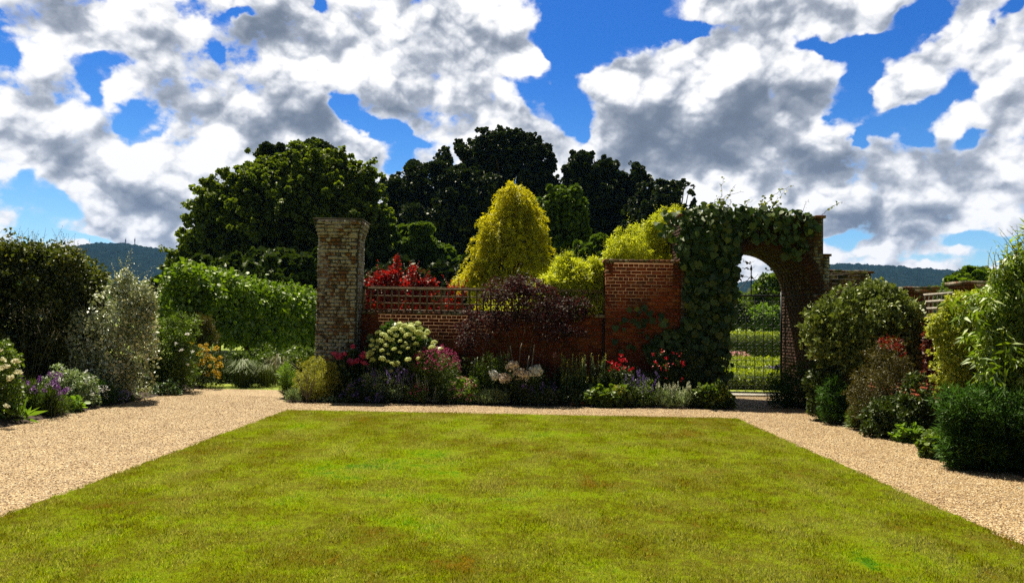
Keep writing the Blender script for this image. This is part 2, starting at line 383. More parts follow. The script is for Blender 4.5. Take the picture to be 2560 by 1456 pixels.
def brick_mat(name, cols, lichen=None, lamt=.5, lo=.5, dirt=(.03, .02, .015), damt=.5, rough=.9):
    """each brick is a mesh island with its own shade; lichen: [(colour, threshold, noise scale)]"""
    m, t, o = new_mat(name); g = t.new('ShaderNodeNewGeometry'); pos = g.outputs['Position']
    isl = g.outputs['Random Per Island']
    c = t.ramp(isl, stops_of(cols))
    c = t.mix(t.m('MULTIPLY', t.ss(t.noise(t.mapping(pos, scale=(1.8, 1.8, .7)), 1.6, 6, .7), .42, .72), damt), c, dirt)
    grain = t.noise(pos, 45, 6, .7)
    if lichen:
        for k, (lc, th, s) in enumerate(lichen):
            nn = t.noise(t.vm('ADD', pos, (k*3.1, k*5.7, k*1.3)), s, 6, .7)
            nn = t.m('ADD', nn, t.m('MULTIPLY', t.m('SUBTRACT', t.m('FRACT', t.m('MULTIPLY', isl, 7.3+k*3.7)), .5), .16))
            nn = t.m('ADD', nn, t.m('MULTIPLY', t.m('SUBTRACT', grain, .5), .35))
            c = t.mix(t.ss(nn, th, th+.05), c, lc)
    c = t.mix(t.m('MULTIPLY', t.ss(grain, .42, .7), .5), c, t.mix(1.0, c, (.4, .38, .36), 'MULTIPLY'))
    b = t.new('ShaderNodeBsdfPrincipled'); t.put(b.inputs['Base Color'], c); b.inputs['Roughness'].default_value = rough; b.inputs['Specular IOR Level'].default_value = .2
    bp = t.new('ShaderNodeBump'); bp.inputs['Strength'].default_value = .6; bp.inputs['Distance'].default_value = .012
    t.put(bp.inputs['Height'], grain); t.put(b.inputs['Normal'], bp.outputs[0])
    t.put(o.inputs[0], b.outputs[0]); return m

def lawn_color(t, pos):
    """patches of fresh, olive, mossy and dry grass, fixed to the place"""
    a = t.noise(pos, .55, 4, .6); b = t.noise(t.vm('ADD', pos, (9, 4, 0)), 2.2, 5, .65); c2 = t.noise(t.vm('ADD', pos, (2, 7, 0)), 14, 4, .7)
    f = t.m('ADD', t.m('ADD', t.m('MULTIPLY', a, .55), t.m('MULTIPLY', b, .45)), t.m('MULTIPLY', t.m('SUBTRACT', c2, .5), .50))
    # the greener band and bare patches of this lawn
    def spot(x, y, rx, ry, amp, rot=0):
        mp = t.mapping(t.vm('ADD', pos, t.vm('MULTIPLY', t.vm('SUBTRACT', nz.outputs[1], (.5, .5, .5)), (1.6, 1.6, 0))), (x, y, 0), (0, 0, rad(rot)), (rx, ry, 50), 'TEXTURE')
        gr = t.new('ShaderNodeTexGradient', gradient_type='QUADRATIC_SPHERE'); t.put(gr.inputs[0], mp)
        return t.m('MULTIPLY', gr.outputs[1], amp)
    nz = t.new('ShaderNodeTexNoise'); nz.inputs['Scale'].default_value = 1.4; nz.inputs['Detail'].default_value = 3; t.put(nz.inputs['Vector'], pos)
    s = None
    for q in LAWN_SPOTS:
        v = spot(*q); s = v if s is None else t.m('ADD', s, v)
    f = t.m('ADD', f, s)
    sp = t.new('ShaderNodeSeparateXYZ'); t.put(sp.inputs[0], pos)
    f = t.m('MULTIPLY_ADD', t.m('SINE', t.m('MULTIPLY', sp.outputs[0], 5.2)), .018, f)
    f = t.m('ADD', f, t.m('MULTIPLY', t.m('SUBTRACT', t.noise(t.vm('ADD', pos, (5, 1, 0)), 5.5, 4, .6), .5), .35))
    f = t.m('MULTIPLY_ADD', t.m('SUBTRACT', f, .5), 1.9, .5)
    return t.ramp(f, [(.04, (.22, .11, .006)), (.18, (.195, .132, .005)), (.34, (.155, .146, .005)), (.48, (.17, .182, .004)), (.64, (.225, .268, .003)), (.82, (.21, .30, .003)), (1.0, (.085, .21, .004))]), b
LAWN_SPOTS = [(-1.8, 8.6, 2.0, 1.0, .30), (-.9, 9.6, 1.8, 1.3, .18), (-1.6, 7.3, 1.8, .5, .16), (-.1, 7.5, 1.8, .45, .24), (-1.0, 6.3, 1.4, .6, .16), (1.1, 6.9, .8, .4, .12), (.2, 8.4, .9, .4, -.16), (-3.2, 6.9, 1.0, .5, -.16), (-1.2, 5.2, 1, .3, -.1),
              (1.6, 8.0, 1.3, .5, -.1), (2.6, 5.6, .25, .12, .3), (.6, 11.5, 3, .8, .1), (-3, 12, 1.2, 1, .1), (2.8, 10.5, 1.4, 1.5, .05)]
def grass_mat(name, blade):
    m, t, o = new_mat(name); g = t.new('ShaderNodeNewGeometry'); pos = g.outputs['Position']
    pos = t.vm('MULTIPLY', pos, (1, 1, 0))
    c, b = lawn_color(t, pos)
    if blade:
        r = g.outputs['Random Per Island']
        dry = t.ss(t.m('ADD', t.noise(t.mapping(pos, scale=(1.1, .5, 1)), 1.7, 4, .6), t.m('MULTIPLY', r, .22)), .595, .68)
        c = t.mix(t.m('MULTIPLY', dry, .7), c, (.33, .32, .14))
        c = t.mix(t.ss(r, .93, .97), c, (.26, .22, .08))
        c = t.mix(t.lin(t.m('FRACT', t.m('MULTIPLY', r, 13.7)), 0, 1, 0, .9), t.mix(1.0, c, (.74, .72, .6), 'MULTIPLY'), t.mix(1.0, c, (1.42, 1.32, 1.0), 'MULTIPLY'))
        d = t.new('ShaderNodeBsdfDiffuse'); t.put(d.inputs[0], c); tr = t.new('ShaderNodeBsdfTranslucent'); t.put(tr.inputs[0], t.mix(1.0, c, (1.5, 1.6, .7), 'MULTIPLY'))
        m1 = t.new('ShaderNodeMixShader'); m1.inputs[0].default_value = .45; t.put(m1.inputs[1], d.outputs[0]); t.put(m1.inputs[2], tr.outputs[0])
        gl = t.new('ShaderNodeBsdfGlossy'); gl.inputs['Roughness'].default_value = .45
        m2 = t.new('ShaderNodeMixShader'); m2.inputs[0].default_value = .012; t.put(m2.inputs[1], m1.outputs[0]); t.put(m2.inputs[2], gl.outputs[0])
        t.put(o.inputs[0], m2.outputs[0])
    else:
        c = t.mix(1.0, c, (.8, .8, .8), 'MULTIPLY')
        bs = t.new('ShaderNodeBsdfPrincipled'); t.put(bs.inputs['Base Color'], c); bs.inputs['Roughness'].default_value = 1; bs.inputs['Specular IOR Level'].default_value = .05
        bp = t.new('ShaderNodeBump'); bp.inputs['Distance'].default_value = .03; t.put(bp.inputs['Height'], t.noise(pos, 70, 4, .7)); t.put(bs.inputs['Normal'], bp.outputs[0])
        t.put(o.inputs[0], bs.outputs[0])
    return m
def gravel_mat():
    m, t, o = new_mat('gravel'); g = t.new('ShaderNodeNewGeometry'); pos = g.outputs['Position']
    vo = t.new('ShaderNodeTexVoronoi'); t.put(vo.inputs[0], pos); vo.inputs['Scale'].default_value = 75
    r = t.new('ShaderNodeSeparateColor'); t.put(r.inputs[0], vo.outputs['Color'])
    c = t.ramp(r.outputs[0], [(0, (.15, .07, .022)), (.3, (.32, .20, .07)), (.55, (.46, .30, .12)), (.8, (.62, .46, .22)), (1, (.82, .74, .52))])
    c = t.mix(t.ss(vo.outputs['Distance'], .3, .75), c, t.mix(1.0, c, (.35, .3, .25), 'MULTIPLY'))
    n = t.noise(pos, 1.6, 6, .68); c = t.mix(t.lin(n, .38, .66, 0, .75), c, t.mix(1.0, c, (.72, .66, .6), 'MULTIPLY'))
    b = t.new('ShaderNodeBsdfPrincipled'); t.put(b.inputs['Base Color'], c); b.inputs['Roughness'].default_value = .75; b.inputs['Specular IOR Level'].default_value = .35
    bp = t.new('ShaderNodeBump'); bp.inputs['Strength'].default_value = 1; bp.inputs['Distance'].default_value = .008; bp.invert = True
    t.put(bp.inputs['Height'], vo.outputs['Distance']); t.put(b.inputs['Normal'], bp.outputs[0]); t.put(o.inputs[0], b.outputs[0]); return m
# ------------------------------------------------------------------ the ground
M_GR = gravel_mat(); M_LAWN = grass_mat('lawn', False); M_BLADE = grass_mat('grass_blades', True)
M_SOIL = rough_mat('soil', [(.018, .011, .007), (.04, .025, .015), (.07, .045, .028)], 9, .95, 1.0, 40)
M_FIELD = rough_mat('meadow', [(.10, .14, .008), (.17, .22, .012), (.24, .27, .02)], .9, .95, .6, 30)
def sheet(name, poly, z, mat, kind='structure', jit=0.0, step=.12, thick=0.0):
    """flat polygon with a slightly uneven outline"""
    pts = []
    for a, b in zip(poly, poly[1:]+poly[:1]):
        L = math.dist(a, b); n = max(1, int(L/step)) if L < 60 else 1
        for k in range(n): pts.append((a[0]+(b[0]-a[0])*k/n, a[1]+(b[1]-a[1])*k/n))
    pts = np.array(pts); 
    if jit: pts += RNG.normal(0, jit, pts.shape)
    me = bpy.data.meshes.new(name); n = len(pts)
    v = [(x, y, z) for x, y in pts]; f = [tuple(range(n))]
    if thick:
        v += [(x, y, z-thick) for x, y in pts]; f += [(i, n+i, n+(i+1) % n, (i+1) % n) for i in range(n)]
    me.from_pydata(v, [], f); me.materials.append(mat); o = link(bpy.data.objects.new(name, me)); o['kind'] = kind
    return o
LX0, LX1, LY1 = -4.17, 3.87, 14.12
sheet('ground', [(-4000, -600), (4000, -600), (4000, 2600), (-4000, 2600)], -.012, M_FIELD)
sheet('gravel_path', [(-7.6, -3), (5.95, -3), (5.95, 15.0), (6.5, 15.9), (6.5, 19.2), (4.35, 19.2), (4.3, 15.85), (-4.75, 15.75), (-4.75, 18.3), (-7.6, 18.3)], 0, M_GR)
sheet('lawn', [(LX0, -3), (LX1, -3), (LX1, LY1), (LX0, LY1+.05)], .02, M_LAWN, jit=.022, thick=.03)
def bed(name, x0, x1, y0, y1, h=.06):
    nx, ny = max(3, int((x1-x0)/.12)), max(3, int((y1-y0)/.12))
    X, Y = np.meshgrid(np.linspace(x0, x1, nx), np.linspace(y0, y1, ny)); E = np.minimum(np.minimum(X-x0, x1-X), np.minimum(Y-y0, y1-Y))
    Z = h*np.clip(E/.25, 0, 1)+.03*perlin(X*3, Y*3, 5)*np.clip(E/.25, 0, 1)+.02*perlin(X*11, Y*11, 6)*np.clip(E/.1, 0, 1)+.004
    b = RNG.normal(0, .012, X.shape)*(E < .01); X = X+b; Y = Y+b
    i = (np.arange(ny-1)[:, None]*nx+np.arange(nx-1)[None]).ravel()
    o = MB().add(np.stack([X, Y, Z], -1).reshape(-1, 3), np.stack([i, i+1, i+nx+1, i+nx], -1)).build(name, M_SOIL, smooth=True); o['kind'] = 'structure'
bed('flower_bed_soil', -4.72, 4.3, 15.8, 17.9)
bed('flower_bed_soil', -14, -7.55, 3, 19)
bed('flower_bed_soil', 5.72, 9.5, 3, 17.2)
# grass blades
def blades(n, y0, y1, x0, x1, h, w, name='grass', z=.02, mat=None, keep=None):
    u = RNG.random(n); Yp = y0+(y1-y0)*u**1.25; Xp = RNG.uniform(x0, x1, n)
    if keep is not None: k = keep(Xp, Yp); Xp, Yp = Xp[k], Yp[k]
    n = len(Xp)
    cl = .75+.5*(perlin(Xp*2.1, Yp*2.1, 8)+.5*perlin(Xp*7, Yp*7, 9))
    pos = np.stack([Xp, Yp, np.full(n, z)], -1); ax = RNG.normal(0, .38, (n, 3)); ax[:, 2] = 1; nr = rdir(n); nr[:, 2] = 0
    s = h*cl*RNG.uniform(.5, 1.35, n); tv = T_GRASS[0].copy(); tv[:, 0] *= w/h
    mb = MB(); scatter(mb, (tv, T_GRASS[1]), pos, ax, nr, s)
    o = mb.build(name, mat or M_BLADE); o['kind'] = 'stuff'; return o
cull = lambda x, y: np.abs(x+.01*y) < .70*y+.6
blades(430000, 4.3, LY1+.03, LX0-.015, LX1+.015, .030, .0075, keep=cull)
# loose stones on the gravel
def stones():
    n = 60000; X = RNG.uniform(-7.5, 5.9, n); Y = 4+RNG.random(n)**.8*12.8
    k = ((X < LX0-.03) | (X > LX1+.03) | (Y > LY1+.05)) & (np.abs(X) < .72*Y+.5) & ((Y < 15.6) | (X > 4.4) | (X < -4.9)) & (X > -7.5); X, Y = X[k], Y[k]; n = len(X)
    oc = np.array([(1, 0, 0), (-1, 0, 0), (0, 1, 0), (0, -1, 0), (0, 0, .6), (0, 0, -.6)], float); f = [(0, 2, 4), (2, 1, 4), (1, 3, 4), (3, 0, 4), (2, 0, 5), (1, 2, 5), (3, 1, 5), (0, 3, 5)]
    mb = MB(); ax = rdir(n); nr = rdir(n); scatter(mb, (oc, f), np.stack([X, Y, np.full(n, .003)], -1), ax, nr, RNG.uniform(.005, .0115, n))
    o = mb.build('gravel', rough_mat('pebbles', [(.2, .1, .04), (.4, .24, .10), (.55, .38, .18), (.8, .72, .55)], 30, .6, 0, island=.9, spec=.5)); o['kind'] = 'stuff'
stones()

# ------------------------------------------------------------------ brickwork
def lay(mb, o, u, nrm, w, h, L=.225, H=.075, j=.011, proud=.006, depth=.09, keep=None, jit=.0025, z0=0.0, hdr=4, cut=(0, 0)):
    o, u, nrm = Vector(o), Vector(u), Vector(nrm); k = 0; z = z0
    while z < h-.02:
        hh = min(H-j, h-z); head = hdr and k % hdr == hdr-1
        step = L/2 if head else L; x = cut[0]; first = True
        off = step/2 if k % 2 else 0
        x = cut[0]
        while x < w-cut[1]-.015:
            l = step-(off if first and off else 0); l = min(l, w-cut[1]-x); first = False
            if l-j > .02:
                a, b = x, x+l-j
                if keep is None or keep((a+b)/2, z+hh/2):
                    pr = proud+RNG.normal(0, .0018); p = []
                    for d in (-depth, pr):
                        for (uu, zz) in ((a, z), (b, z), (b, z+hh), (a, z+hh)):
                            q = o+u*(uu+(RNG.normal(0, jit) if d > 0 else 0))+nrm*d+Vector((0, 0, zz+(RNG.normal(0, jit) if d > 0 else 0))); p.append(tuple(q))
                    mb.add(p, [(4, 5, 6, 7), (0, 1, 5, 4), (1, 2, 6, 5), (2, 3, 7, 6), (3, 0, 4, 7)])
            x += l
        z += H; k += 1
YW = 17.3
wx = lambda px, Y=YW: P(px, 800, Y).x
RED = [(.17, .032, .013), (.27, .048, .018), (.34, .072, .024), (.19, .036, .016), (.38, .11, .036), (.12, .035, .022)]
M_RED = brick_mat('red_brick', RED, [((.16, .13, .10), .66, 5)], damt=.6)
M_MORTAR = rough_mat('mortar', [(.16, .075, .03), (.26, .14, .055)], 12, .95, .5, 60)
M_OLD = brick_mat('old_brick', [(.12, .06, .035), (.17, .075, .038), (.18, .12, .075), (.11, .08, .055), (.20, .10, .045)], [((.37, .355, .325), .42, 5.0), ((.20, .095, .028), .57, 5.5), ((.06, .055, .045), .58, 6)], damt=.5)
M_OLDM = rough_mat('old_mortar', [(.035, .03, .024), (.09, .078, .06)], 12, .95, .6, 60)
M_ARCH = brick_mat('arch_brick', [(.045, .018, .010), (.065, .024, .012), (.05, .032, .02), (.08, .034, .015)], [((.15, .13, .10), .63, 3.5), ((.10, .055, .02), .64, 4)], damt=.7)
M_PIER = brick_mat('pier_brick', [(.09, .045, .025), (.13, .06, .03), (.14, .095, .06), (.08, .06, .04)], [((.26, .24, .20), .50, 5.0), ((.15, .075, .025), .60, 5.5)], damt=.6)
M_COPE = brick_mat('coping_brick', [(.15, .05, .025), (.22, .08, .035), (.12, .07, .045)], [((.30, .25, .18), .52, 5), ((.07, .08, .03), .60, 4)], damt=.5)

def wall(name, label, x0, x1, y, zt, thick=.34, matb=None, cope=.055):
    t = thing(name, label, 'wall', ((x0+x1)/2, y+thick/2, 0))
    core = MB(); box(core, x0, x1, y, y+thick, -.1, zt-.06); core.build('mortar_core', M_MORTAR, t)
    mb = MB(); lay(mb, (x0, y, 0), (1, 0, 0), (0, -1, 0), x1-x0, zt-.07)
    lay(mb, (x1, y+thick, 0), (-1, 0, 0), (0, 1, 0), x1-x0, zt-.07, L=.45, hdr=0)
    lay(mb, (x0, y+thick, 0), (0, -1, 0), (-1, 0, 0), thick, zt-.07, cut=(.1, .1)); lay(mb, (x1, y, 0), (0, 1, 0), (1, 0, 0), thick, zt-.07, cut=(.1, .1))
    mb.build('brickwork', matb or M_RED, t)
    cp = MB(); x = x0-cope*.6
    while x < x1+cope*.5:
        l = min(.112, x1+cope*.6-x); p0 = x+RNG.normal(0, .002)
        dz = RNG.normal(0, .003); box(cp, p0, p0+l-.01, y-cope+RNG.normal(0, .004), y+thick+cope, zt-.058, zt+.012+dz); x += .112
    cp.build('coping', M_COPE, t)
    return t
XL0, XL1 = wx(893), wx(1513)
ZLOW = P(900, 777, YW).z
wall('brick_wall', 'low red brick garden wall carrying the trellis behind the flower bed', XL0, XL1-.004, YW+.1, ZLOW)
XH1 = wx(1703); ZHI = P(1600, 650, YW).z
wall('brick_wall', 'taller red brick wall section beside the vine covered arch', XL1, XH1-.004, YW, ZHI, .46)

# old pillar
def pillar():
    Yp = 16.9; x0, x1 = P(790, 800, Yp).x, P(890, 800, Yp).x; zt = P(840, 548, Yp).z; dp = .74
    t = thing('brick_pillar', 'tall weathered pale and rust mottled brick pillar at the left end of the garden wall', 'pillar', ((x0+x1)/2, Yp+dp/2, 0))
    capz = zt-.34
    core = MB(); box(core, x0+.004, x1-.004, Yp+.004, Yp+dp-.004, -.1, capz+.02); core.build('mortar_core', M_OLDM, t)
    mb = MB(); kw = dict(jit=.006, proud=.012, j=.013, hdr=2, H=.078)
    lay(mb, (x0, Yp, 0), (1, 0, 0), (0, -1, 0), x1-x0, capz, **kw); lay(mb, (x1, Yp+dp, 0), (-1, 0, 0), (0, 1, 0), x1-x0, capz, **kw)
    lay(mb, (x1, Yp, 0), (0, 1, 0), (1, 0, 0), dp, capz, cut=(.1, .1), **kw); lay(mb, (x0, Yp+dp, 0), (0, -1, 0), (-1, 0, 0), dp, capz, cut=(.1, .1), **kw)
    mb.build('shaft', M_OLD, t)
    cp = MB(); core = MB()
    for k, e in enumerate((.015, .035, .06, .08)):
        z = capz+k*.08; a0, a1, b0, b1 = x0-e, x1+e, Yp-e, Yp+dp+e
        box(core, a0+.004, a1-.004, b0+.004, b1-.004, z-.003, z+.079)
        for o_, u_, n_, w_, c_ in (((a0, b0, z), (1, 0, 0), (0, -1, 0), a1-a0, 0), ((a1, b1, z), (-1, 0, 0), (0, 1, 0), a1-a0, 0), ((a1, b0, z), (0, 1, 0), (1, 0, 0), b1-b0, .1), ((a0, b1, z), (0, -1, 0), (-1, 0, 0), b1-b0, .1)):
            lay(cp, o_, u_, n_, w_, .07, cut=(c_, c_), jit=.008, proud=.012, hdr=0, L=.22-.03*(k % 2))
    z = capz+.32
    box(core, x0-.10, x1+.10, Yp-.10, Yp+dp+.10, z, z+.035)
    c = cp.build('cap', M_OLD, t); core.build('cap_bed', M_OLDM, c)
    c.children[0].location = (0, 0, 0)
pillar()

# trellis along the top of the low wall
M_WOOD = rough_mat('weathered_wood', [(.09, .06, .035), (.17, .12, .075), (.25, .19, .125)], 14, .85, .4, 90)
M_WOODG = rough_mat('grey_wood', [(.20, .17, .13), (.34, .30, .24), (.45, .41, .34)], 14, .85, .4, 90)
def trellis():
    y = YW+.2; x0, x1 = wx(903), wx(1512); z0 = ZLOW+.03; z1 = P(905, 720, y).z
    t = thing('trellis', 'low square lattice wooden trellis on top of the low brick wall', 'trellis', ((x0+x1)/2, y, z0))
    r = MB(); 
    for k in range(4):
        z = z0+(z1-z0)*k/3; hh = .024 if k in (0, 3) else .015; box(r, x0, x1, y-.012, y+.012, z-hh, z+hh)
    r.build('rails', M_WOOD, t)
    s = MB(); n = int((x1-x0)/.155)
    for k in range(n+1):
        x = x0+(x1-x0)*k/n+RNG.normal(0, .003); box(s, x-.017, x+.017, y-.030, y-.0125, z0-.012, z1-.015)
    s.build('slats', M_WOOD, t)
    for x in np.linspace(x0, x1, 4):
        p = MB(); box(p, x-.028, x+.028, y+.013, y+.062, z0-.02, z1+.03); p.build('post', M_WOOD, t)
    c = MB(); box(c, x0-.03, x1+.03, y-.04, y+.05, z1+.031, z1+.048); c.build('top_rail', M_WOOD, t)
trellis()

# arch
AX0, AX1 = wx(1702), wx(2058); OX0, OX1 = wx(1802), wx(2033); YB = 19.35; AR = (OX1-OX0)/2; ACX = (OX0+OX1)/2
AZT = P(1880, 543, YW).z; ASP = 2.42
def arch():
    t = thing('brick_archway', 'deep old brick archway overgrown by a vine around the iron gate', 'archway', (ACX, (YW+YB)/2, 0))
    c = MB(); box(c, AX0, OX0, YW, YB, -.1, ASP); box(c, OX1, AX1, YW, YB, -.1, ASP)
    N = 24
    ths = np.linspace(PI, 0, N+1); xs = ACX+AR*np.cos(ths); zs = ASP+AR*np.sin(ths)
    box(c, AX0, OX0, YW, YB, ASP, AZT); box(c, OX1, AX1, YW, YB, ASP, AZT)
    for i in range(N):
        a, b = (xs[i], zs[i]), (xs[i+1], zs[i+1])
        hexa(c, [(a[0], YW, a[1]), (b[0], YW, b[1]), (b[0], YB, b[1]), (a[0], YB, a[1]), (a[0], YW, AZT), (b[0], YW, AZT), (b[0], YB, AZT), (a[0], YB, AZT)])
    c.build('mortar_core', M_OLDM, t)
    mb = MB()
    def keep(off, sgn):
        def k(u, z):
            x = off+sgn*u
            if OX0-.05 < x < OX1+.05 and z < ASP: return False
            return (x-ACX)**2+(z-ASP)**2 > (AR+.24)**2 or z < ASP
        return k
    lay(mb, (AX0, YW, 0), (1, 0, 0), (0, -1, 0), AX1-AX0, AZT, keep=lambda u, z: keep(AX0, 1)(u, z) and OX0 < AX0+u < OX1+.02, jit=.004, proud=.010)
    for a_, b_ in ((AX0, OX0), (OX1+.004, AX1)):
        fp = MB(); lay(fp, (a_, YW, 0), (1, 0, 0), (0, -1, 0), b_-a_, AZT, jit=.005, proud=.012, L=.22 if a_ == AX0 else b_-a_, hdr=3, keep=(lambda u, z, a_=a_: (a_+u-ACX)**2+(z-ASP)**2 > (AR+.24)**2 or z < ASP)); fp.build('pier_face', M_PIER, t)
    lay(mb, (AX1, YB, 0), (-1, 0, 0), (0, 1, 0), AX1-AX0, AZT, keep=keep(AX1, -1), jit=.004, proud=.010)
    for X, nx in ((AX0, -1), (AX1, 1)):
        lay(mb, (X, YW if nx > 0 else YB, 0), (0, nx, 0), (nx, 0, 0), YB-YW, AZT, cut=(.1, .1), jit=.004, proud=.010)
    lay(mb, (OX0, YW, 0), (0, 1, 0), (1, 0, 0), YB-YW, ASP, jit=.004, proud=.010)
    lay(mb, (OX1, YB, 0), (0, -1, 0), (-1, 0, 0), YB-YW, ASP, jit=.004, proud=.010)
    mb.build('brickwork', M_ARCH, t)
    v = MB(); n = 42
    for face, yy in ((0, YW), (1, YB)):
        for i in range(n):
            a0, a1 = PI*i/n+.004, PI*(i+1)/n-.004; y0, y1 = (yy-.022, yy+.1) if face == 0 else (yy-.1, yy+.022)
            pts = [(ACX+r*math.cos(a), y, ASP+r*math.sin(a)) for y in (y0, y1) for (r, a) in ((AR-.012, a0), (AR+.23, a0), (AR+.23, a1), (AR-.012, a1))]
            hexa(v, pts)
    n2 = 30
    for i in range(n2):
        y = YW+.105+(.06 if i % 2 else 0)
        while y < YB-.11:
            l = min(.215, YB-.105-y); a0, a1 = PI*i/n2+.006, PI*(i+1)/n2-.006; e = RNG.normal(0, .004)
            hexa(v, [(ACX+r*math.cos(a), yy, ASP+r*math.sin(a)) for yy in (y, y+l) for (r, a) in ((AR-.01+e, a0), (AR+.05, a0), (AR+.05, a1), (AR-.01+e, a1))])
            y += .225
    v.build('arch_ring', M_ARCH, t)
    cp = MB(); x = AX0-.05
    while x < AX1+.02:
        box(cp, x, min(x+.22, AX1+.06), YW-.05, YB+.05, AZT+.002, AZT+.055+RNG.normal(0, .004)); x += .23
    cp.build('coping', M_COPE, t)
    b = MB(); bc = MB(); bx1 = P(2074, 800, 17.5).x; zb = P(2065, 640, 17.5).z
    box(bc, AX1+.012, bx1, 17.5, 18.6, -.1, zb-.01); b2 = bc.build('buttress_core', M_OLDM, t)
    lay(b, (AX1+.014, 17.5, 0), (1, 0, 0), (0, -1, 0), bx1-AX1-.014, zb, jit=.004, proud=.01, L=.2); lay(b, (bx1, 17.5, 0), (0, 1, 0), (1, 0, 0), 1.1, zb, cut=(.1, 0), jit=.004, proud=.01)
    box(b, AX1+.013, bx1+.03, 17.46, 18.6, zb, zb+.05)
    b.build('buttress', M_OLD, t)
arch()
# back wall right of the arch
def back_wall():
    Y = 18.3; x0, x1 = AX1+.2, P(2178, 800, Y).x; z = P(2130, 677, Y).z
    t = thing('stone_wall', 'ochre weathered brick wall stub running right from the archway', 'wall', ((x0+x1)/2, Y, 0))
    c = MB(); box(c, x0, x1, Y, Y+.45, -.1, z-.05); c.build('mortar_core', M_OLDM, t)
    m2 = brick_mat('ochre_brick', [(.20, .10, .035), (.26, .13, .045), (.16, .09, .045), (.12, .08, .05)], [((.30, .26, .18), .58, 4), ((.05, .05, .03), .56, 3)], damt=.5)
    b = MB(); lay(b, (x0, Y, 0), (1, 0, 0), (0, -1, 0), x1-x0, z-.06, jit=.006, proud=.012, L=.26, H=.1, hdr=0); lay(b, (x1, Y, 0), (0, 1, 0), (1, 0, 0), .45, z-.06, cut=(.1, 0), jit=.006, proud=.012, L=.24, H=.1, hdr=0)
    b.build('brickwork', m2, t)
    cp = MB(); x = x0
    while x < x1: box(cp, x, min(x+.29, x1+.05), Y-.06, Y+.5, z-.048, z+.01+RNG.normal(0, .006)); x += .3
    cp.build('coping', M_COPE, t)
back_wall()
# right-hand boundary wall with piers, running towards the viewer
def right_wall():
    X = 7.55; z = 1.84
    t = thing('brick_wall', 'low brick boundary wall with capped piers down the right side behind the shrubs', 'wall', (X, 13, 0))
    c = MB(); box(c, X, X+.3, 7, 17.9, -.1, z-.01); c.build('mortar_core', M_MORTAR, t)
    b = MB(); lay(b, (X, 17.9, 0), (0, -1, 0), (-1, 0, 0), 10.9, z-.03); b.build('brickwork', M_RED, t)
    cp = MB(); y = 7
    while y < 17.9: box(cp, X-.06, X+.36, y, y+.29, z-.009, z+.05+RNG.normal(0, .003)); y += .3
    cp.build('coping', M_COPE, t)
    for yc in (17.4, 15.4, 13.4, 11.4, 9.4):
        pc = MB(); box(pc, X-.075, X+.375, yc-.225, yc+.225, z+.04, 2.36); p = pc.build('pier', M_MORTAR, t)
        pb = MB()
        for o_, u_, n_, c_ in (((X-.075, yc-.225, 1.9), (1, 0, 0), (0, -1, 0), 0), ((X-.075, yc+.225, 1.9), (0, -1, 0), (-1, 0, 0), .1), ((X+.375, yc-.225, 1.9), (0, 1, 0), (1, 0, 0), .1)):
            lay(pb, o_, u_, n_, .45, .44, cut=(c_, c_))
        q = pb.build('pier_bricks', M_RED, p); q.location = (0, 0, 0)
        k = MB(); box(k, X-.13, X+.43, yc-.28, yc+.28, 2.361, 2.41); box(k, X-.17, X+.47, yc-.32, yc+.32, 2.411, 2.475); q = k.build('pier_cap', M_COPE, p); q.location = (0, 0, 0)
right_wall()
FP = {'14.4': 'grey timber lattice panel between the two capped piers nearest the archway', '12.4': 'grey timber lattice panel half hidden by the large leaved climber', '10.4': 'grey timber lattice panel almost hidden at the right edge'}
def fence_panel(yc):
    X = 7.7; y0, y1 = yc-.77, yc+.77
    t = thing('fence_panel', FP[str(yc)], 'fence', (X, yc, 1.9), 'timber lattice panels between the brick piers')
    for z in (1.92, 2.05, 2.18, 2.31):
        b = MB(); box(b, X-.028, X-.008, y0, y1, z-.024, z+.024); b.build('rail', M_WOODG, t)
    s = MB()
    for y in np.arange(y0+.05, y1, .15): box(s, X-.007, X+.010, y-.014, y+.014, 1.895, 2.33)
    s.build('slats', M_WOODG, t)
for yc in (14.4, 12.4, 10.4): fence_panel(yc)

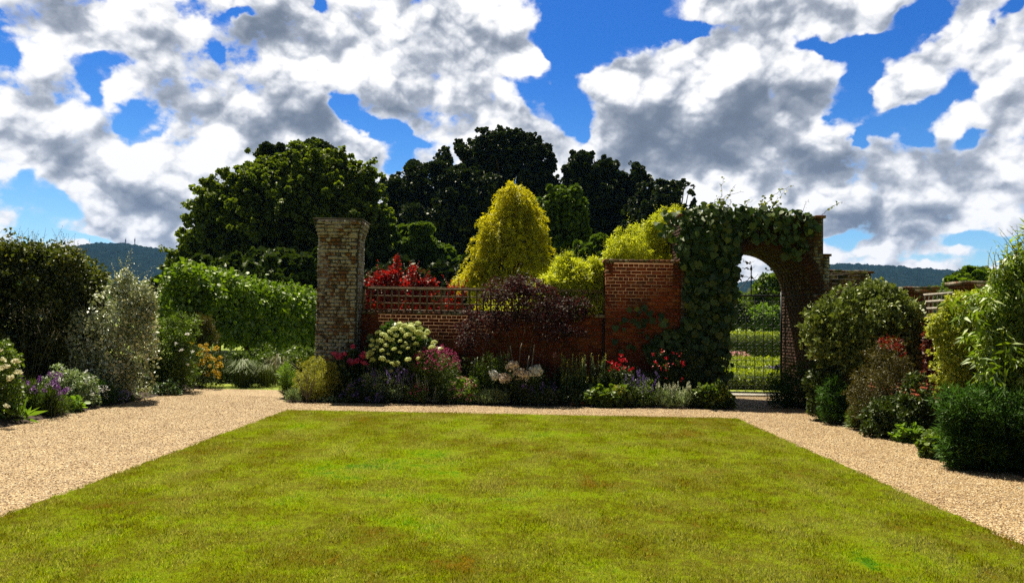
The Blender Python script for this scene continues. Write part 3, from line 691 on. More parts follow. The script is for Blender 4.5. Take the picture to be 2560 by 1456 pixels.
# gate
M_IRON = rough_mat('black_iron', [(.006, .006, .006), (.018, .016, .014)], 20, .5, .2, 80, spec=.5)
def gate():
    Y = 19.2; x0, x1 = OX0+.03, P(1953, 800, Y).x; z0, z1 = .06, P(1900, 739, Y).z
    t = thing('iron_gate', 'tall black wrought iron scrollwork gate closed inside the brick archway', 'gate', ((x0+x1)/2, Y, 0))
    f = MB()
    tube(f, [(x1, Y, .02), (x1, Y, z1+.1)], .026, 8); tube(f, [(x0, Y, .02), (x0, Y, z1+.1)], .026, 8)
    tube(f, [(x0, Y, z1), (x1, Y, z1)], .022, 8); tube(f, [(x0, Y, z0), (x1, Y, z0)], .022, 8)
    f.build('frame', M_IRON, t)
    nb = 9; xs = np.linspace(x0, x1, nb+1); st = (x1-x0)/nb
    for x in xs[1:-1]:
        b = MB(); tube(b, [(x, Y, z0), (x, Y, z1)], .0082, 6); b.build('bar', M_IRON, t)
    s = MB()
    rows = [.16, .36, .60, .78, .98, 1.16, 1.36, 1.56, 1.78, 1.98, 2.2]
    for r, z in enumerate(rows):
        for i in range(nb):
            xm = (xs[i]+xs[i+1])/2; R = st*.5; sg = 1 if r % 2 else -1
            th = np.linspace(0, PI, 9)
            tube(s, np.stack([xm+R*np.cos(th), np.full(9, Y-.004), z+sg*.085*np.sin(th)], -1), .0038, 4)
            th = np.linspace(-.4, 1.55*PI, 9)
            for q in (-1, 1):
                tube(s, np.stack([xm+q*(R*.45+R*.36*np.cos(th)), np.full(9, Y+.004), z-sg*.045+.04*np.sin(th)], -1), .0038, 4)
    s.build('scrollwork', M_IRON, t)
    xc = P(1878, 700, Y).x; zt = P(1878, 664, Y).z
    p = MB(); tube(p, [(xc, Y, z1), (xc, Y, zt-.12)], .014, 6); tube(p, [(xc, Y, zt-.13), (xc, Y, zt-.09), (xc, Y, zt-.04), (xc, Y, zt+.03)], [.012, .03, .022, .002], 8)
    p.build('finial', M_IRON, t)
    c = MB()
    for q in (-1, 1):
        u = np.linspace(0, 1, 12); w = min(xc-x0, x1-xc)*.92
        tube(c, np.stack([xc+q*w*u, np.full(12, Y), z1+.02+(zt-.25-z1)*(1-u)**2.2], -1), .009, 5)
        th = np.linspace(0, 1.7*PI, 12)
        tube(c, np.stack([xc+q*(w*.62+.07*np.cos(th)), np.full(12, Y), z1+.09+.07*np.sin(th)], -1), .007, 5)
    c.build('crest', M_IRON, t)
    h = MB(); tube(h, curve((x1, Y, 1.72), (x1+.13, Y-.1, 1.5), (0.05, 0, .03)), .008, 5); h.build('latch', M_IRON, t)
gate()
tt = MB(); box(tt, OX0+.01, OX1-.01, 18.75, 19.33, .003, .035)
tag(tt.build('stone_threshold', rough_mat('pale_stone', [(.42, .38, .30), (.58, .54, .45)], 6, .8, .3)), 'pale stone slab on the ground under the iron gate', 'threshold')
# thin pipe in the wall corner
dpx = XL1-.03
pp = MB(); tube(pp, [(dpx, YW+.03, .55), (dpx, YW+.03, ZLOW-.1)], .018, 8)
pp_t = thing('drainpipe', 'thin dark pipe running down the corner where the two brick walls meet', 'pipe', (dpx, YW+.03, .5)); pp.build('pipe', M_IRON, pp_t)
for z in (.9, 1.5):
    cl = MB(); tube(cl, [(dpx, YW+.03, z), (dpx, YW+.03, z+.03)], .026, 8); cl.build('bracket', M_IRON, pp_t)
# edging tiles
M_TERRA = rough_mat('terracotta', [(.16, .055, .03), (.28, .11, .06)], 14, .85, .4)
for k, (px, lb) in enumerate(((1432, 'leftmost of the four small terracotta edging tiles beside the gravel'), (1454, 'second terracotta edging tile from the left beside the gravel'), (1480, 'third terracotta edging tile from the left beside the gravel'), (1503, 'rightmost and lowest of the four small terracotta edging tiles'))):
    g = Gd(px, 1014); h = (.075, .07, .06, .04)[k]; b = MB(); n = 9; th = np.linspace(0, PI, n); prof = [(-.07, -.03)]+[(.07*math.cos(a)*-1, h*math.sin(a)**.8) for a in th]+[(.07, -.03)]
    m = len(prof); v = [(g.x+x, g.y-.012+.024*q, .01+z) for q in (0, 1) for x, z in prof]
    me = bpy.data.meshes.new('edging_tile'); me.from_pydata(v, [], [tuple(range(m))[::-1], tuple(range(m, 2*m))]+[(i, (i+1) % m, m+(i+1) % m, m+i) for i in range(m)]); me.materials.append(M_TERRA)
    tag(link(bpy.data.objects.new('edging_tile', me)), lb, 'edging tile', 'terracotta edging tiles along the bed')
# railing at the left
def railing():
    Y = 24; a, b = P(350, 787, Y), P(470, 787, Y)
    t = thing('railing', 'short black iron railing beyond the left shrubs', 'railing', (a.x, Y, 0)); r = MB()
    zt = a.z+.02; tube(r, [(a.x, Y, zt), (b.x, Y, zt)], .02, 6); tube(r, [(a.x, Y, zt-.33), (b.x, Y, zt-.33)], .015, 6); r.build('rails', M_IRON, t)
    for px in (362, 405, 450):
        p = MB(); x = P(px, 787, Y).x; tube(p, [(x, Y, 0), (x, Y, zt)], .025, 6); p.build('post', M_IRON, t)
railing()

# ------------------------------------------------------------------ hills, masts, far woodland
RIDGE = [(-900, 700), (-400, 655), (-100, 640), (60, 630), (180, 625), (240, 618), (300, 614), (345, 615), (390, 624), (440, 630), (520, 648), (700, 680), (900, 705), (1200, 735), (1500, 735), (1700, 728), (1820, 712), (1880, 702), (1940, 690), (2040, 666), (2080, 662), (2180, 668), (2300, 677), (2380, 683), (2450, 700), (2560, 716), (2800, 724), (3300, 735)]
def hills():
    rx = np.array([q[0] for q in RIDGE], float); ry = np.array([q[1] for q in RIDGE], float); pxs = np.arange(-900, 3301, 3.0); ys = np.interp(pxs, rx, ry)
    Yr = 1500; top = np.array([P(a, b, Yr) for a, b in zip(pxs, ys)]); n = len(pxs)
    rows = []; K = 60
    for k in range(K+8):
        t = min(k/(K-1), 1.0); Yk = 620+(Yr-620)*t if k < K else Yr+(k-K+1)*60
        s = t*t*(3-2*t) if k < K else 1-.05*(k-K+1)
        X = top[:, 0]*(Yk/Yr)**.6; Z = top[:, 2]*s
        nz = np.abs(perlin(X*.07, np.full(n, Yk*.07), 15))*9+np.abs(perlin(X*.16, np.full(n, Yk*.16), 16))*5+perlin(X*.008, np.full(n, Yk*.008), 17)*14*(1-t)
        Z = Z+nz*min(1, t*5)-3; rows.append(np.stack([X, np.full(n, Yk), Z], -1))
    V = np.concatenate(rows); i = (np.arange(len(rows)-1)[:, None]*n+np.arange(n-1)[None]).ravel()
    o = MB().add(V, np.stack([i, i+1, i+n+1, i+n], -1)).build('hills', M_HILL); o['kind'] = 'structure'
m, t, o = new_mat('wooded_hill'); g = t.new('ShaderNodeNewGeometry'); nn = t.noise(g.outputs['Position'], .05, 6, .7)
bs = t.new('ShaderNodeBsdfDiffuse'); t.put(bs.inputs[0], t.ramp(nn, [(.3, (.004, .009, .007)), (.5, (.007, .015, .010)), (.7, (.014, .024, .014))])); t.put(o.inputs[0], bs.outputs[0]); M_HILL = m
hills()
M_STEEL = rough_mat('mast_steel', [(.10, .09, .09), (.2, .18, .17)], 3, .6, 0)
def mast(px, pyt, pyb, lb):
    Y = 1500; a, b = P(px, pyb, Y), P(px, pyt, Y); h = b.z-a.z; t = thing('radio_mast', lb, 'mast', (a.x, Y, a.z), 'masts on the wooded hill'); s = MB()
    w = 1.0
    for q in range(3):
        c, d = math.cos(q*2.1), math.sin(q*2.1); tube(s, [(a.x+w*c, Y+w*d, a.z-6), (a.x+w*.55*c, Y+w*.55*d, b.z)], .26, 4)
    z = a.z; k = 0
    while z < b.z-1.5: tube(s, [(a.x+w*(1 if k % 2 else -1), Y-1, z), (a.x-w*(1 if k % 2 else -1), Y-1, z+1.5)], .2, 4); z += 1.5; k += 1
    s.build('lattice_tower', M_STEEL, t)
    for zz, r in ((b.z-1, .8), (b.z-h*.28, 1.0), (b.z-h*.5, .7)):
        an = MB(); tube(an, [(a.x, Y-1.4, zz-.8), (a.x, Y-1.4, zz+.8)], r, 7); an.build('dish', M_STEEL, t)
    an = MB(); tube(an, [(a.x, Y, b.z), (a.x, Y, b.z+3)], .25, 5); an.build('antenna', M_STEEL, t)
mast(314, 597, 613, 'left of the two thin radio masts on the distant left hill'); mast(337, 596, 612, 'right of the two thin radio masts on the distant left hill')
# ------------------------------------------------------------------ plants
G3 = lambda a, k=(.55, 1, 1.55): [tuple(c*q for c in a) for q in k]
LM = {}
def L_(name, cols, **kw):
    if name not in LM: LM[name] = leaf_mat(name, cols, **kw)
    return LM[name]
M_BARK = rough_mat('bark', [(.035, .026, .018), (.08, .06, .042), (.12, .095, .07)], 10, .9, .8, 50)
M_BARKP = rough_mat('pale_bark', [(.14, .115, .08), (.26, .22, .16)], 14, .85, .5, 50)
M_STEM = rough_mat('green_stem', [(.05, .085, .02), (.10, .14, .04)], 8, .7, 0)
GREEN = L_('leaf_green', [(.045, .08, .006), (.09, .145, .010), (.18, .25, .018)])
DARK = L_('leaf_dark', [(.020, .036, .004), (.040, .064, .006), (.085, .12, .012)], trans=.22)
OAK = L_('oak_leaf', [(.012, .020, .004), (.020, .034, .006), (.040, .056, .010)], trans=.2, gloss=.03)
LIME = L_('lime_leaf', [(.06, .115, .005), (.125, .20, .008), (.26, .36, .016)], trans=.36, gloss=.045)
ASH = L_('ash_leaf', [(.045, .070, .005), (.095, .132, .008), (.19, .225, .014)], trans=.45, scale=.35)
MID = L_('mid_leaf', [(.045, .08, .007), (.075, .12, .010), (.13, .185, .018)], trans=.3)
GOLD = L_('gold_leaf', [(.33, .34, .006), (.56, .53, .008), (.84, .77, .03)], trans=.5, tint=(1.1, 1.0, .3))
YEL = L_('yellow_leaf', [(.34, .38, .015), (.54, .57, .03), (.76, .76, .10)], trans=.45, tint=(1.1, 1.1, .4))
RED_ = L_('red_leaf', [(.07, .005, .005), (.17, .008, .008), (.34, .022, .015)], trans=.5, tint=(1.6, .7, .5))
PURP = L_('purple_leaf', [(.018, .007, .009), (.038, .013, .016), (.075, .026, .030)], trans=.3, tint=(1.5, .7, .6), gloss=.015, rough=.6)
BEECH = L_('beech_leaf', [(.030, .044, .005), (.065, .082, .007), (.17, .17, .012)], trans=.35, gloss=.05)
SILV = L_('silver_leaf', [(.08, .11, .03), (.32, .35, .19), (.85, .84, .72)], trans=.2, gloss=.16, rough=.35)
GGREEN = L_('glossy_green', [(.022, .052, .006), (.045, .095, .010), (.10, .17, .016)], trans=.25, gloss=.09, rough=.3)
EUO = L_('golden_box_leaf', [(.16, .17, .015), (.30, .29, .03), (.50, .46, .07)], trans=.35)
BLUEG = L_('blue_green_leaf', [(.020, .060, .006), (.04, .10, .010), (.08, .16, .02)], trans=.35, gloss=0)
GREYG = L_('grey_green_leaf', [(.12, .17, .07), (.22, .29, .13), (.34, .40, .20)], trans=.25)
VINE = L_('vine_leaf', [(.018, .038, .004), (.036, .070, .006), (.085, .125, .012)], trans=.22, gloss=.035, rough=.4)
VINEY = L_('young_vine_leaf', [(.06, .10, .012), (.14, .17, .02), (.26, .24, .04)], trans=.5)
OLIVE = L_('olive_leaf', [(.085, .115, .015), (.15, .19, .03), (.30, .33, .10)], trans=.2, gloss=.05, rough=.5)
VARI = L_('variegated_leaf', [(.20, .24, .015), (.42, .44, .04), (.68, .66, .17)], trans=.35, gloss=.05)
BERB = L_('berberis_leaf', [(.05, .042, .008), (.085, .07, .012), (.13, .10, .02)], trans=.3)
ORNG = L_('orange_bract', [(.36, .24, .01), (.52, .36, .02), (.62, .47, .05)], trans=.4, tint=(1.2, 1, .4))
BROWNG = L_('dry_grass', [(.05, .04, .015), (.10, .08, .035), (.18, .14, .07)], trans=.4, tint=(1, 1, 1))
LGREEN = L_('light_green_leaf', [(.09, .17, .012), (.15, .25, .02), (.24, .36, .04)], trans=.45)
def petal(name, col, tr=.3):
    return leaf_mat(name, [tuple(c*.7 for c in col), col, tuple(min(.9, c*1.2+.01) for c in col)], trans=tr, tint=(1.1, 1.1, 1.1), gloss=.02, rough=.5)
P_WHITE = petal('white_petal', (.78, .76, .70)); P_CREAM = petal('cream_petal', (.80, .76, .52)); P_LIMEW = petal('lime_white_petal', (.72, .76, .30)); P_PINK = petal('pink_petal', (.55, .05, .17))
P_ROSE = petal('pale_pink_petal', (.75, .36, .38)); P_MAG = petal('magenta_petal', (.32, .02, .10)); P_VIO = petal('violet_petal', (.22, .13, .42)); P_PURP = petal('purple_petal', (.20, .05, .28))
P_RED = petal('red_petal', (.45, .008, .022)); P_YEL = petal('yellow_petal', (.62, .58, .06)); P_BLUSH = petal('blush_white_petal', (.80, .66, .54)); P_LIL = petal('lilac_petal', (.42, .32, .58)); P_SILVER = petal('woolly_silver', (.34, .36, .28))

def ground_of(ells, Y): c, r = ells[0]; return (float(c[0]), Y, 0)
def plant(name, label, cat, Y, px_ells, n, tmpl, size, mat, part='foliage', stems=5, stem_mat=None, sprig=0, sprig_kw=None, group=None, kd=1.0, base=None, sr=.012, skirt=True, **kw):
    ells = [ell(e[0], e[1], e[2], e[3], Y, e[4] if len(e) > 4 else 0, kd) for e in px_ells]
    loc = base or ground_of(ells, Y)
    t = thing(name, label, cat, loc, group)
    if skirt:
        for c, r in list(ells):
            if c[2]-r[2] < .55 and c[2]-r[2] > -.02: ells.append((np.array([c[0], c[1], c[2]*.42]), np.array([r[0]*.9, r[1]*.9, c[2]*.46])))
    mb = MB(); foliage(mb, tmpl, ells, n, size, **kw); sm = MB()
    if stems:
        for k in range(stems):
            c, r = ells[k % len(ells)]
            e = c+rdir(1)[0]*r*.5; b = np.array([loc[0]+RNG.normal(0, .03+.04*np.mean(r)), loc[1]+RNG.normal(0, .03), 0])
            tube(sm, curve(b, e, RNG.normal(0, .04, 3)*np.mean(r), 6), np.linspace(sr, sr*.35, 6), 5)
    if sprig:
        kk = dict(length=np.mean(ells[0][1])*.5, step=size*.8); kk.update(sprig_kw or {})
        for _ in range(sprig):
            c, r = ells[RNG.integers(0, len(ells))]; d = rdir(1)[0]; d[2] = abs(d[2])*1.2+.2; d = unit(d)
            sprigs(mb, sm, [c+d*r*.85], [unit(d+np.array([0, 0, .5]))], kk['length'], kk.get('tmpl', tmpl), kk.get('size', size), kk['step'], kk.get('r', .003))
    mb.build(part, mat, t)
    if sm.n: sm.build('stems', stem_mat or M_STEM, t)['kind'] = 'stuff'
    t['_e'] = 0
    PLANTS[t.name] = ells
    return t
PLANTS = {}
def surf(ells, n, up=.3, front=.35, k=1.0):
    out = []
    ar = np.array([np.mean(r)**2 for c, r in ells]); ar /= ar.sum()
    for _ in range(n):
        c, r = ells[RNG.choice(len(ells), p=ar)]; d = rdir(1)[0]+np.array([0, -front, up]); d = unit(d); out.append(c+d*r*k*RNG.uniform(.85, 1.03))
    return [p for p in out if p[2] > .05]
def heads(t, name, mesh, pts, s=(.85, 1.15), tilt=.4, face=None):
    for p in pts:
        o = bpy.data.objects.new(name, mesh); COL.objects.link(o); o.parent = t; o.location = Vector(p)-t.location
        o.rotation_euler = (RNG.normal(0, tilt)+(.35 if face else 0), RNG.normal(0, tilt), RNG.uniform(0, 6.28)); q = RNG.uniform(*s); o.scale = (q, q, q)
def mesh_of(mb, name, mat): me = mb.mesh(name); me.materials.append(mat); return me
def ball_bloom(name, mat, R=.06, n=40, petal_s=.05, cup=.6, squash=.85):
    mb = MB(); d = rdir(n); d[:, 2] = np.abs(d[:, 2])*1.0-.25*(RNG.random(n) < .4); d = unit(d)
    pos = d*R*RNG.uniform(.35, .9, (n, 1)); pos[:, 2] *= squash
    ax = unit(np.array([0, 0, 1.])*cup+rdir(n)*.35+d*.5); scatter(mb, T_ROUND, pos, ax, -d, petal_s*RNG.uniform(.7, 1.2, n)); return mesh_of(mb, name, mat)
def dome_bloom(name, mat, R=.08, n=120, fl=.024, squash=.6, under=.15):
    mb = MB(); d = rdir(n); d[:, 2] = np.abs(d[:, 2])-under; d = unit(d); pos = d*R*RNG.uniform(.86, 1.04, (n, 1)); pos[:, 2] *= squash
    for q in range(2): scatter(mb, T_ROUND, pos, unit(np.cross(d, rdir(n))), d+rdir(n)*.25, fl*RNG.uniform(.8, 1.25, n))
    return mesh_of(mb, name, mat)
def ruffled(name, mat, R=.12, n=70, fl=.055):
    mb = MB(); k = 9; c = rdir(k)*R*.5; c[:, 2] = np.abs(c[:, 2])*.9; i = RNG.integers(0, k, n*2); d = unit(rdir(n*2)+unit(c[i])*.7); pos = c[i]+d*R*.48*RNG.uniform(.7, 1.15, (n*2, 1))
    scatter(mb, T_ROUND, pos, unit(np.cross(d, rdir(n*2)))+.5*d, d+rdir(n*2)*.5, fl*RNG.uniform(.5, 1.2, n*2)); return mesh_of(mb, name, mat)
def spike(name, mat, h=.25, fl=.012, n=60, r=.018, taper=.5, gap=0.0):
    mb = MB(); z = RNG.random(n); 
    if gap: z = np.round(z*gap)/gap+RNG.normal(0, .02, n)
    a = RNG.uniform(0, 6.28, n); rr = r*(1-taper*z)*RNG.uniform(.6, 1.1, n); d = np.stack([np.cos(a), np.sin(a), np.full(n, .3)], -1)
    pos = np.stack([rr*np.cos(a), rr*np.sin(a), z*h], -1); scatter(mb, T_ROUND, pos, d+rdir(n)*.3, rdir(n)+np.array([0, 0, .5]), fl*(1.2-.5*z)*RNG.uniform(.7, 1.2, n))
    return mesh_of(mb, name, mat)
def stalks(t, tips, r=.0035, mat=None, lean=.12, name='flower_stems', base=None):
    mb = MB(); b0 = base or t.location
    for p in tips: tube(mb, curve((p[0]+RNG.normal(0, lean), p[1]+RNG.normal(0, lean*.5)+.05, 0.0), (p[0], p[1], p[2]), RNG.normal(0, .015, 3), 5), r, 4)
    mb.build(name, mat or M_STEM, t)
def florets(t, name, mat, ells, n, size, tmpl=T_ROUND, up=.6, clump=0, spread=.03, k=1.0):
    pts = np.array(surf(ells, clump or n, up=up, k=k))
    if clump: pts = pts[RNG.integers(0, len(pts), n)]+RNG.normal(0, spread, (n, 3))
    mb = MB(); scatter(mb, tmpl, pts, rdir(len(pts)), rdir(len(pts))+np.array([0, -.4, .7]), size*RNG.uniform(.7, 1.3, len(pts))); o = mb.build(name, mat, t); o['kind'] = 'stuff'

def tree(name, label, Y, px_ells, n, size, mat, trunk_px, tr=.35, tmpl=T_CLUMP, group=None, limbs=True, kd=.9, sprays=0, spray_len=.5, spray_dir=-.3, **kw):
    ells = [ell(e[0], e[1], e[2], e[3], Y, e[4] if len(e) > 4 else 0, kd) for e in px_ells]
    b = P(trunk_px, 800, Y); t = thing(name, label, 'tree', (b.x, Y, 0), group)
    mb = MB(); foliage(mb, tmpl, ells, n, size, **kw); tw = MB()
    for _ in range(sprays):
        c, r = ells[RNG.integers(0, len(ells))]; d = rdir(1)[0]; d[2] = d[2]*.8+.3; d = unit(d); q = c+d*r*.85; nn = 16; L = spray_len*RNG.uniform(.5, 1.3)
        u = np.linspace(0, 1, nn)[:, None]; p = q+d*L*u+np.array([0, 0, spray_dir])*L*u**2*1.6; tube(tw, p, np.linspace(.012, .003, nn), 3)
        m5 = nn*7; pp = np.repeat(p, 7, 0)+RNG.normal(0, .05*L+.01, (m5, 3)); scatter(mb, tmpl, pp, rdir(m5)*.7+d-[0, 0, .7], rdir(m5)+[0, 0, .5], size*RNG.uniform(.7, 1.2, m5))
    mb.build('crown', mat, t)
    if sprays: tw.build('twigs', M_BARK, t)['kind'] = 'stuff'
    cc = np.mean([c for c, r in ells], 0); zt = cc[2]*.9; m = MB()
    pts = curve((b.x, Y, -.2), (cc[0], Y, zt), (RNG.normal(0, .3), 0, 0), 9, .05); tube(m, pts, np.linspace(tr, tr*.45, 9), 9)
    tk = m.build('trunk', M_BARK, t, smooth=True)
    if limbs:
        lb = MB()
        for c, r in ells:
            q = pts[min(8, 3+RNG.integers(0, 6))]
            for _ in range(4): 
                e = c+rdir(1)[0]*r*.75; mid = curve(q, e, (0, 0, .12*np.linalg.norm(e-q)*RNG.uniform(-.5, 1)), 7, .06*np.mean(r)); tube(lb, mid, np.linspace(tr*.38, tr*.06, 7), 5)
        lb.build('limbs', M_BARK, t)
    return t

# ---- big trees
tree('ash_tree', 'large broad green tree rising behind the old brick pillar', 40,
     [(700, 560, 150, 150), (560, 600, 90, 130), (600, 510, 90, 85), (840, 560, 110, 160), (780, 455, 100, 85), (880, 470, 50, 65), (700, 470, 80, 70), (520, 680, 80, 80), (480, 640, 35, 60), (650, 690, 150, 100), (860, 700, 110, 80), (925, 620, 55, 110), (520, 545, 30, 35)], 300000, .125, ASH, 720, .5, puff=.20, npuff=64, flat=.8, out=.5, fill=.10, up=.5, rag=1.5, sprays=260, spray_len=.9, spray_dir=-.1)
tree('oak_tree', 'dark tree with two separate clumps at its crown tip, behind the broad ash', 46,
     [(785, 395, 45, 42), (745, 425, 50, 35), (830, 415, 35, 35), (682, 388, 26, 22), (690, 420, 25, 22), (655, 385, 12, 9)], 22000, .21, OAK, 760, .45, puff=.42, npuff=12, fill=.2, flat=.75)
OK = 'dark oaks beyond the garden wall'
tree('oak_tree', 'tallest dark oak behind the golden tree, sky showing through its crown', 60,
     [(1240, 365, 62, 45), (1300, 375, 55, 42), (1180, 385, 50, 35), (1345, 400, 42, 45), (1215, 420, 60, 35), (1130, 400, 40, 30), (1300, 480, 85, 60), (1350, 475, 45, 40), (1240, 470, 60, 55), (1300, 560, 90, 80)], 150000, .165, OAK, 1290, .6, group=OK, gap=.80, gapf=.85, puff=.24, npuff=34, fill=.05, flat=.7)
tree('oak_tree', 'wide rounded dark oak between the pillar and the golden tree', 56,
     [(1060, 470, 85, 62), (1010, 500, 55, 65), (1150, 480, 85, 65), (1100, 560, 120, 90), (1000, 590, 50, 80), (1180, 600, 90, 110), (1080, 680, 130, 80)], 180000, .165, OAK, 1100, .6, group=OK, gap=.66, gapf=.85, puff=.22, npuff=44, fill=.1, flat=.7)
tree('oak_tree', 'dark oak right of the golden tree with a ragged top', 58,
     [(1465, 425, 58, 42), (1520, 440, 45, 35), (1440, 480, 50, 60), (1560, 480, 50, 60), (1500, 520, 80, 70), (1600, 480, 30, 60), (1580, 560, 80, 60), (1480, 620, 110, 80), (1575, 430, 28, 22)], 150000, .165, OAK, 1500, .55, group=OK, gap=.78, gapf=.85, puff=.24, npuff=36, fill=.07, flat=.7)
tree('oak_tree', 'lower dark oak just left of the vine covered arch', 54,
     [(1640, 500, 50, 45), (1690, 490, 40, 40), (1620, 560, 80, 70), (1690, 560, 50, 60), (1650, 640, 110, 80)], 95000, .16, OAK, 1650, .45, group=OK, gap=.78, gapf=.85, puff=.24, npuff=36, fill=.1, flat=.7)
tree('green_tree', 'small mid green tree low in front of the wide dark oak', 40,
     [(1030, 620, 55, 60), (1080, 660, 50, 55), (985, 650, 40, 60), (1100, 700, 60, 50), (960, 600, 30, 50)], 26000, .22, MID, 1040, .22, puff=.34, npuff=18, fill=.1)
tree('birch_tree', 'soft green tree just right of the golden yellow tree', 34,
     [(1400, 560, 60, 85), (1440, 600, 38, 70), (1370, 620, 55, 80), (1410, 510, 40, 38)], 34000, .15, MID, 1405, .16, puff=.3, npuff=24, fill=.15, droop=.3)
tree('small_tree', 'low green bushy tree between the yellow shrub and the wall', 30, [(1465, 650, 45, 38), (1500, 620, 22, 28), (1440, 690, 50, 40)], 12000, .14, MID, 1465, .12, puff=.34, npuff=16)
tree('golden_tree', 'bright golden yellow conical tree behind the trellis', 25,
     [(1285, 488, 30, 34), (1270, 520, 34, 32), (1300, 530, 34, 38), (1246, 575, 42, 46), (1325, 590, 44, 64), (1275, 590, 60, 60), (1225, 640, 44, 56), (1290, 660, 76, 66), (1205, 690, 40, 40), (1175, 708, 26, 20), (1345, 650, 28, 56), (1260, 720, 80, 40)], 100000, .085, GOLD, 1280, .12, sprays=260, spray_len=.42, spray_dir=-.7, tmpl=T_LONG, puff=.17, npuff=90, fill=.25, droop=.8, sv=.4, rag=2.2, gap=.72, gapf=2.6)
# dark evergreens and shrubs closing the gap under the oaks
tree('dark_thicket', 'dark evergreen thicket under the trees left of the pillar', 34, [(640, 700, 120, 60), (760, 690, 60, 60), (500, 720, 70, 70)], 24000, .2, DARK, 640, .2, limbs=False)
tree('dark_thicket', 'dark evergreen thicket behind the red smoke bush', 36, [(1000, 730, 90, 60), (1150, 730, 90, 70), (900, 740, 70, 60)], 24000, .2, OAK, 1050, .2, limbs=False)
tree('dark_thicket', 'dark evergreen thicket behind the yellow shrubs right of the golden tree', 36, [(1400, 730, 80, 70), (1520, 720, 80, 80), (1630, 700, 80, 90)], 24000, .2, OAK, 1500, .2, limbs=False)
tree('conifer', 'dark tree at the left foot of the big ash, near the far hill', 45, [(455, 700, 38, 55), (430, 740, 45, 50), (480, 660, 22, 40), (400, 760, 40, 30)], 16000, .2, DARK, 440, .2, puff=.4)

# ---- shrubs behind the wall
t = plant('smoke_bush', 'deep red leaved bush glowing behind the wooden trellis', 'shrub', 18.6, [(960, 720, 45, 35), (1010, 715, 55, 38), (1060, 730, 30, 30), (930, 745, 30, 35), (990, 770, 75, 35), (1140, 735, 18, 20), (1120, 770, 40, 25)], 7000, T_ROUND, .06, RED_, stem_mat=M_BARK, sprig=70, sprig_kw=dict(length=.32, step=.022, size=.055), kd=.6, puff=.4, droop=-.2)
plant('smoke_bush_shoot', 'tall single red shoot standing above the smoke bush', 'shrub', 18.7, [(992, 670, 8, 30), (1035, 680, 9, 16)], 420, T_ROUND, .055, RED_, stems=2, stem_mat=M_BARK, base=(P(992, 700, 18.7).x, 18.7, 0))
plant('yellow_shrub', 'bright yellow green shrub spilling over the low wall beside the tall brick section', 'shrub', 17.8, [(1430, 700, 70, 50), (1375, 735, 55, 45), (1470, 690, 40, 40), (1480, 740, 46, 56), (1410, 672, 38, 32), (1500, 700, 18, 38), (1440, 775, 70, 30), (1470, 700, 40, 45), (1260, 770, 40, 25), (1330, 765, 40, 25)], 36000, T_LONG, .085, YEL, sprig=60, sprig_kw=dict(length=.3, step=.03, size=.08), kd=.8, puff=.3, npuff=22)
plant('yellow_shrub', 'yellow green shrub showing above the coping of the tall brick wall', 'shrub', 18.8, [(1600, 608, 60, 45), (1660, 585, 45, 58), (1560, 635, 40, 22), (1690, 560, 28, 40), (1640, 650, 70, 30), (1530, 642, 22, 16)], 20000, T_LONG, .085, YEL, sprig=60, sprig_kw=dict(length=.3, step=.03, size=.08), kd=.8, puff=.3, npuff=22)

# ---- purple maple in the bed
def acer():
    Y = 16.75; base = P(1300, 900, Y); base = Vector((base.x, Y, 0))
    E = [(1260, 725, 55, 28), (1320, 715, 50, 22), (1215, 800, 42, 22), (1190, 842, 38, 18), (1250, 800, 40, 30), (1340, 770, 60, 45), (1390, 780, 50, 45), (1380, 830, 45, 25), (1440, 770, 40, 35), (1290, 770, 45, 40), (1180, 780, 20, 18), (1230, 745, 30, 20), (1435, 830, 28, 12), (1165, 860, 26, 12), (1160, 815, 22, 12), (1290, 700, 26, 12), (1350, 725, 40, 14)]
    ells = [ell(a, b, c, d, Y, RNG.uniform(-.25, .3), 1) for a, b, c, d in E]
    t = thing('purple_maple', 'small multi stemmed tree with dark purple leaves in front of the low wall', 'tree', base)
    mb = MB(); foliage(mb, T_LEAF, ells, 13000, .05, puff=.26, npuff=22, fill=.3, flat=.5, up=.8, droop=.1, rag=2.2)
    mb.build('crown', PURP, t); m = MB(); lb = MB()
    for k, (c, r) in enumerate(ells):
        f = base+Vector((RNG.normal(0, .06), RNG.normal(0, .04), 0)); mid = np.array(f)*.45+c*.55-np.array([0, 0, .12]); 
        if k < 6: tube(m, curve(f, mid, (0, 0, .05), 8, .012), np.linspace(.022, .012, 8), 6)
        tube(lb, curve(mid if k < 6 else np.array(base)*.4+c*.6, c+rdir(1)[0]*r*.5, (0, 0, .05), 6, .01), np.linspace(.011, .004, 6), 5)
        for _ in range(4): tube(lb, curve(c, c+rdir(1)[0]*r*.9, (0, 0, .03), 4), np.linspace(.005, .002, 4), 4)
    m.build('trunk', M_BARKP, t); lb.build('branches', M_BARK, t)
    # pale support cane
    c = MB(); a = P(1322, 905, Y-.1); b = P(1336, 860, Y-.1); tube(c, [(a.x, a.y, 0), (b.x, b.y, b.z)], .012, 6); tag(c.build('cane', M_BARKP), 'pale leaning garden cane right of the purple maple trunks', 'cane')
acer()

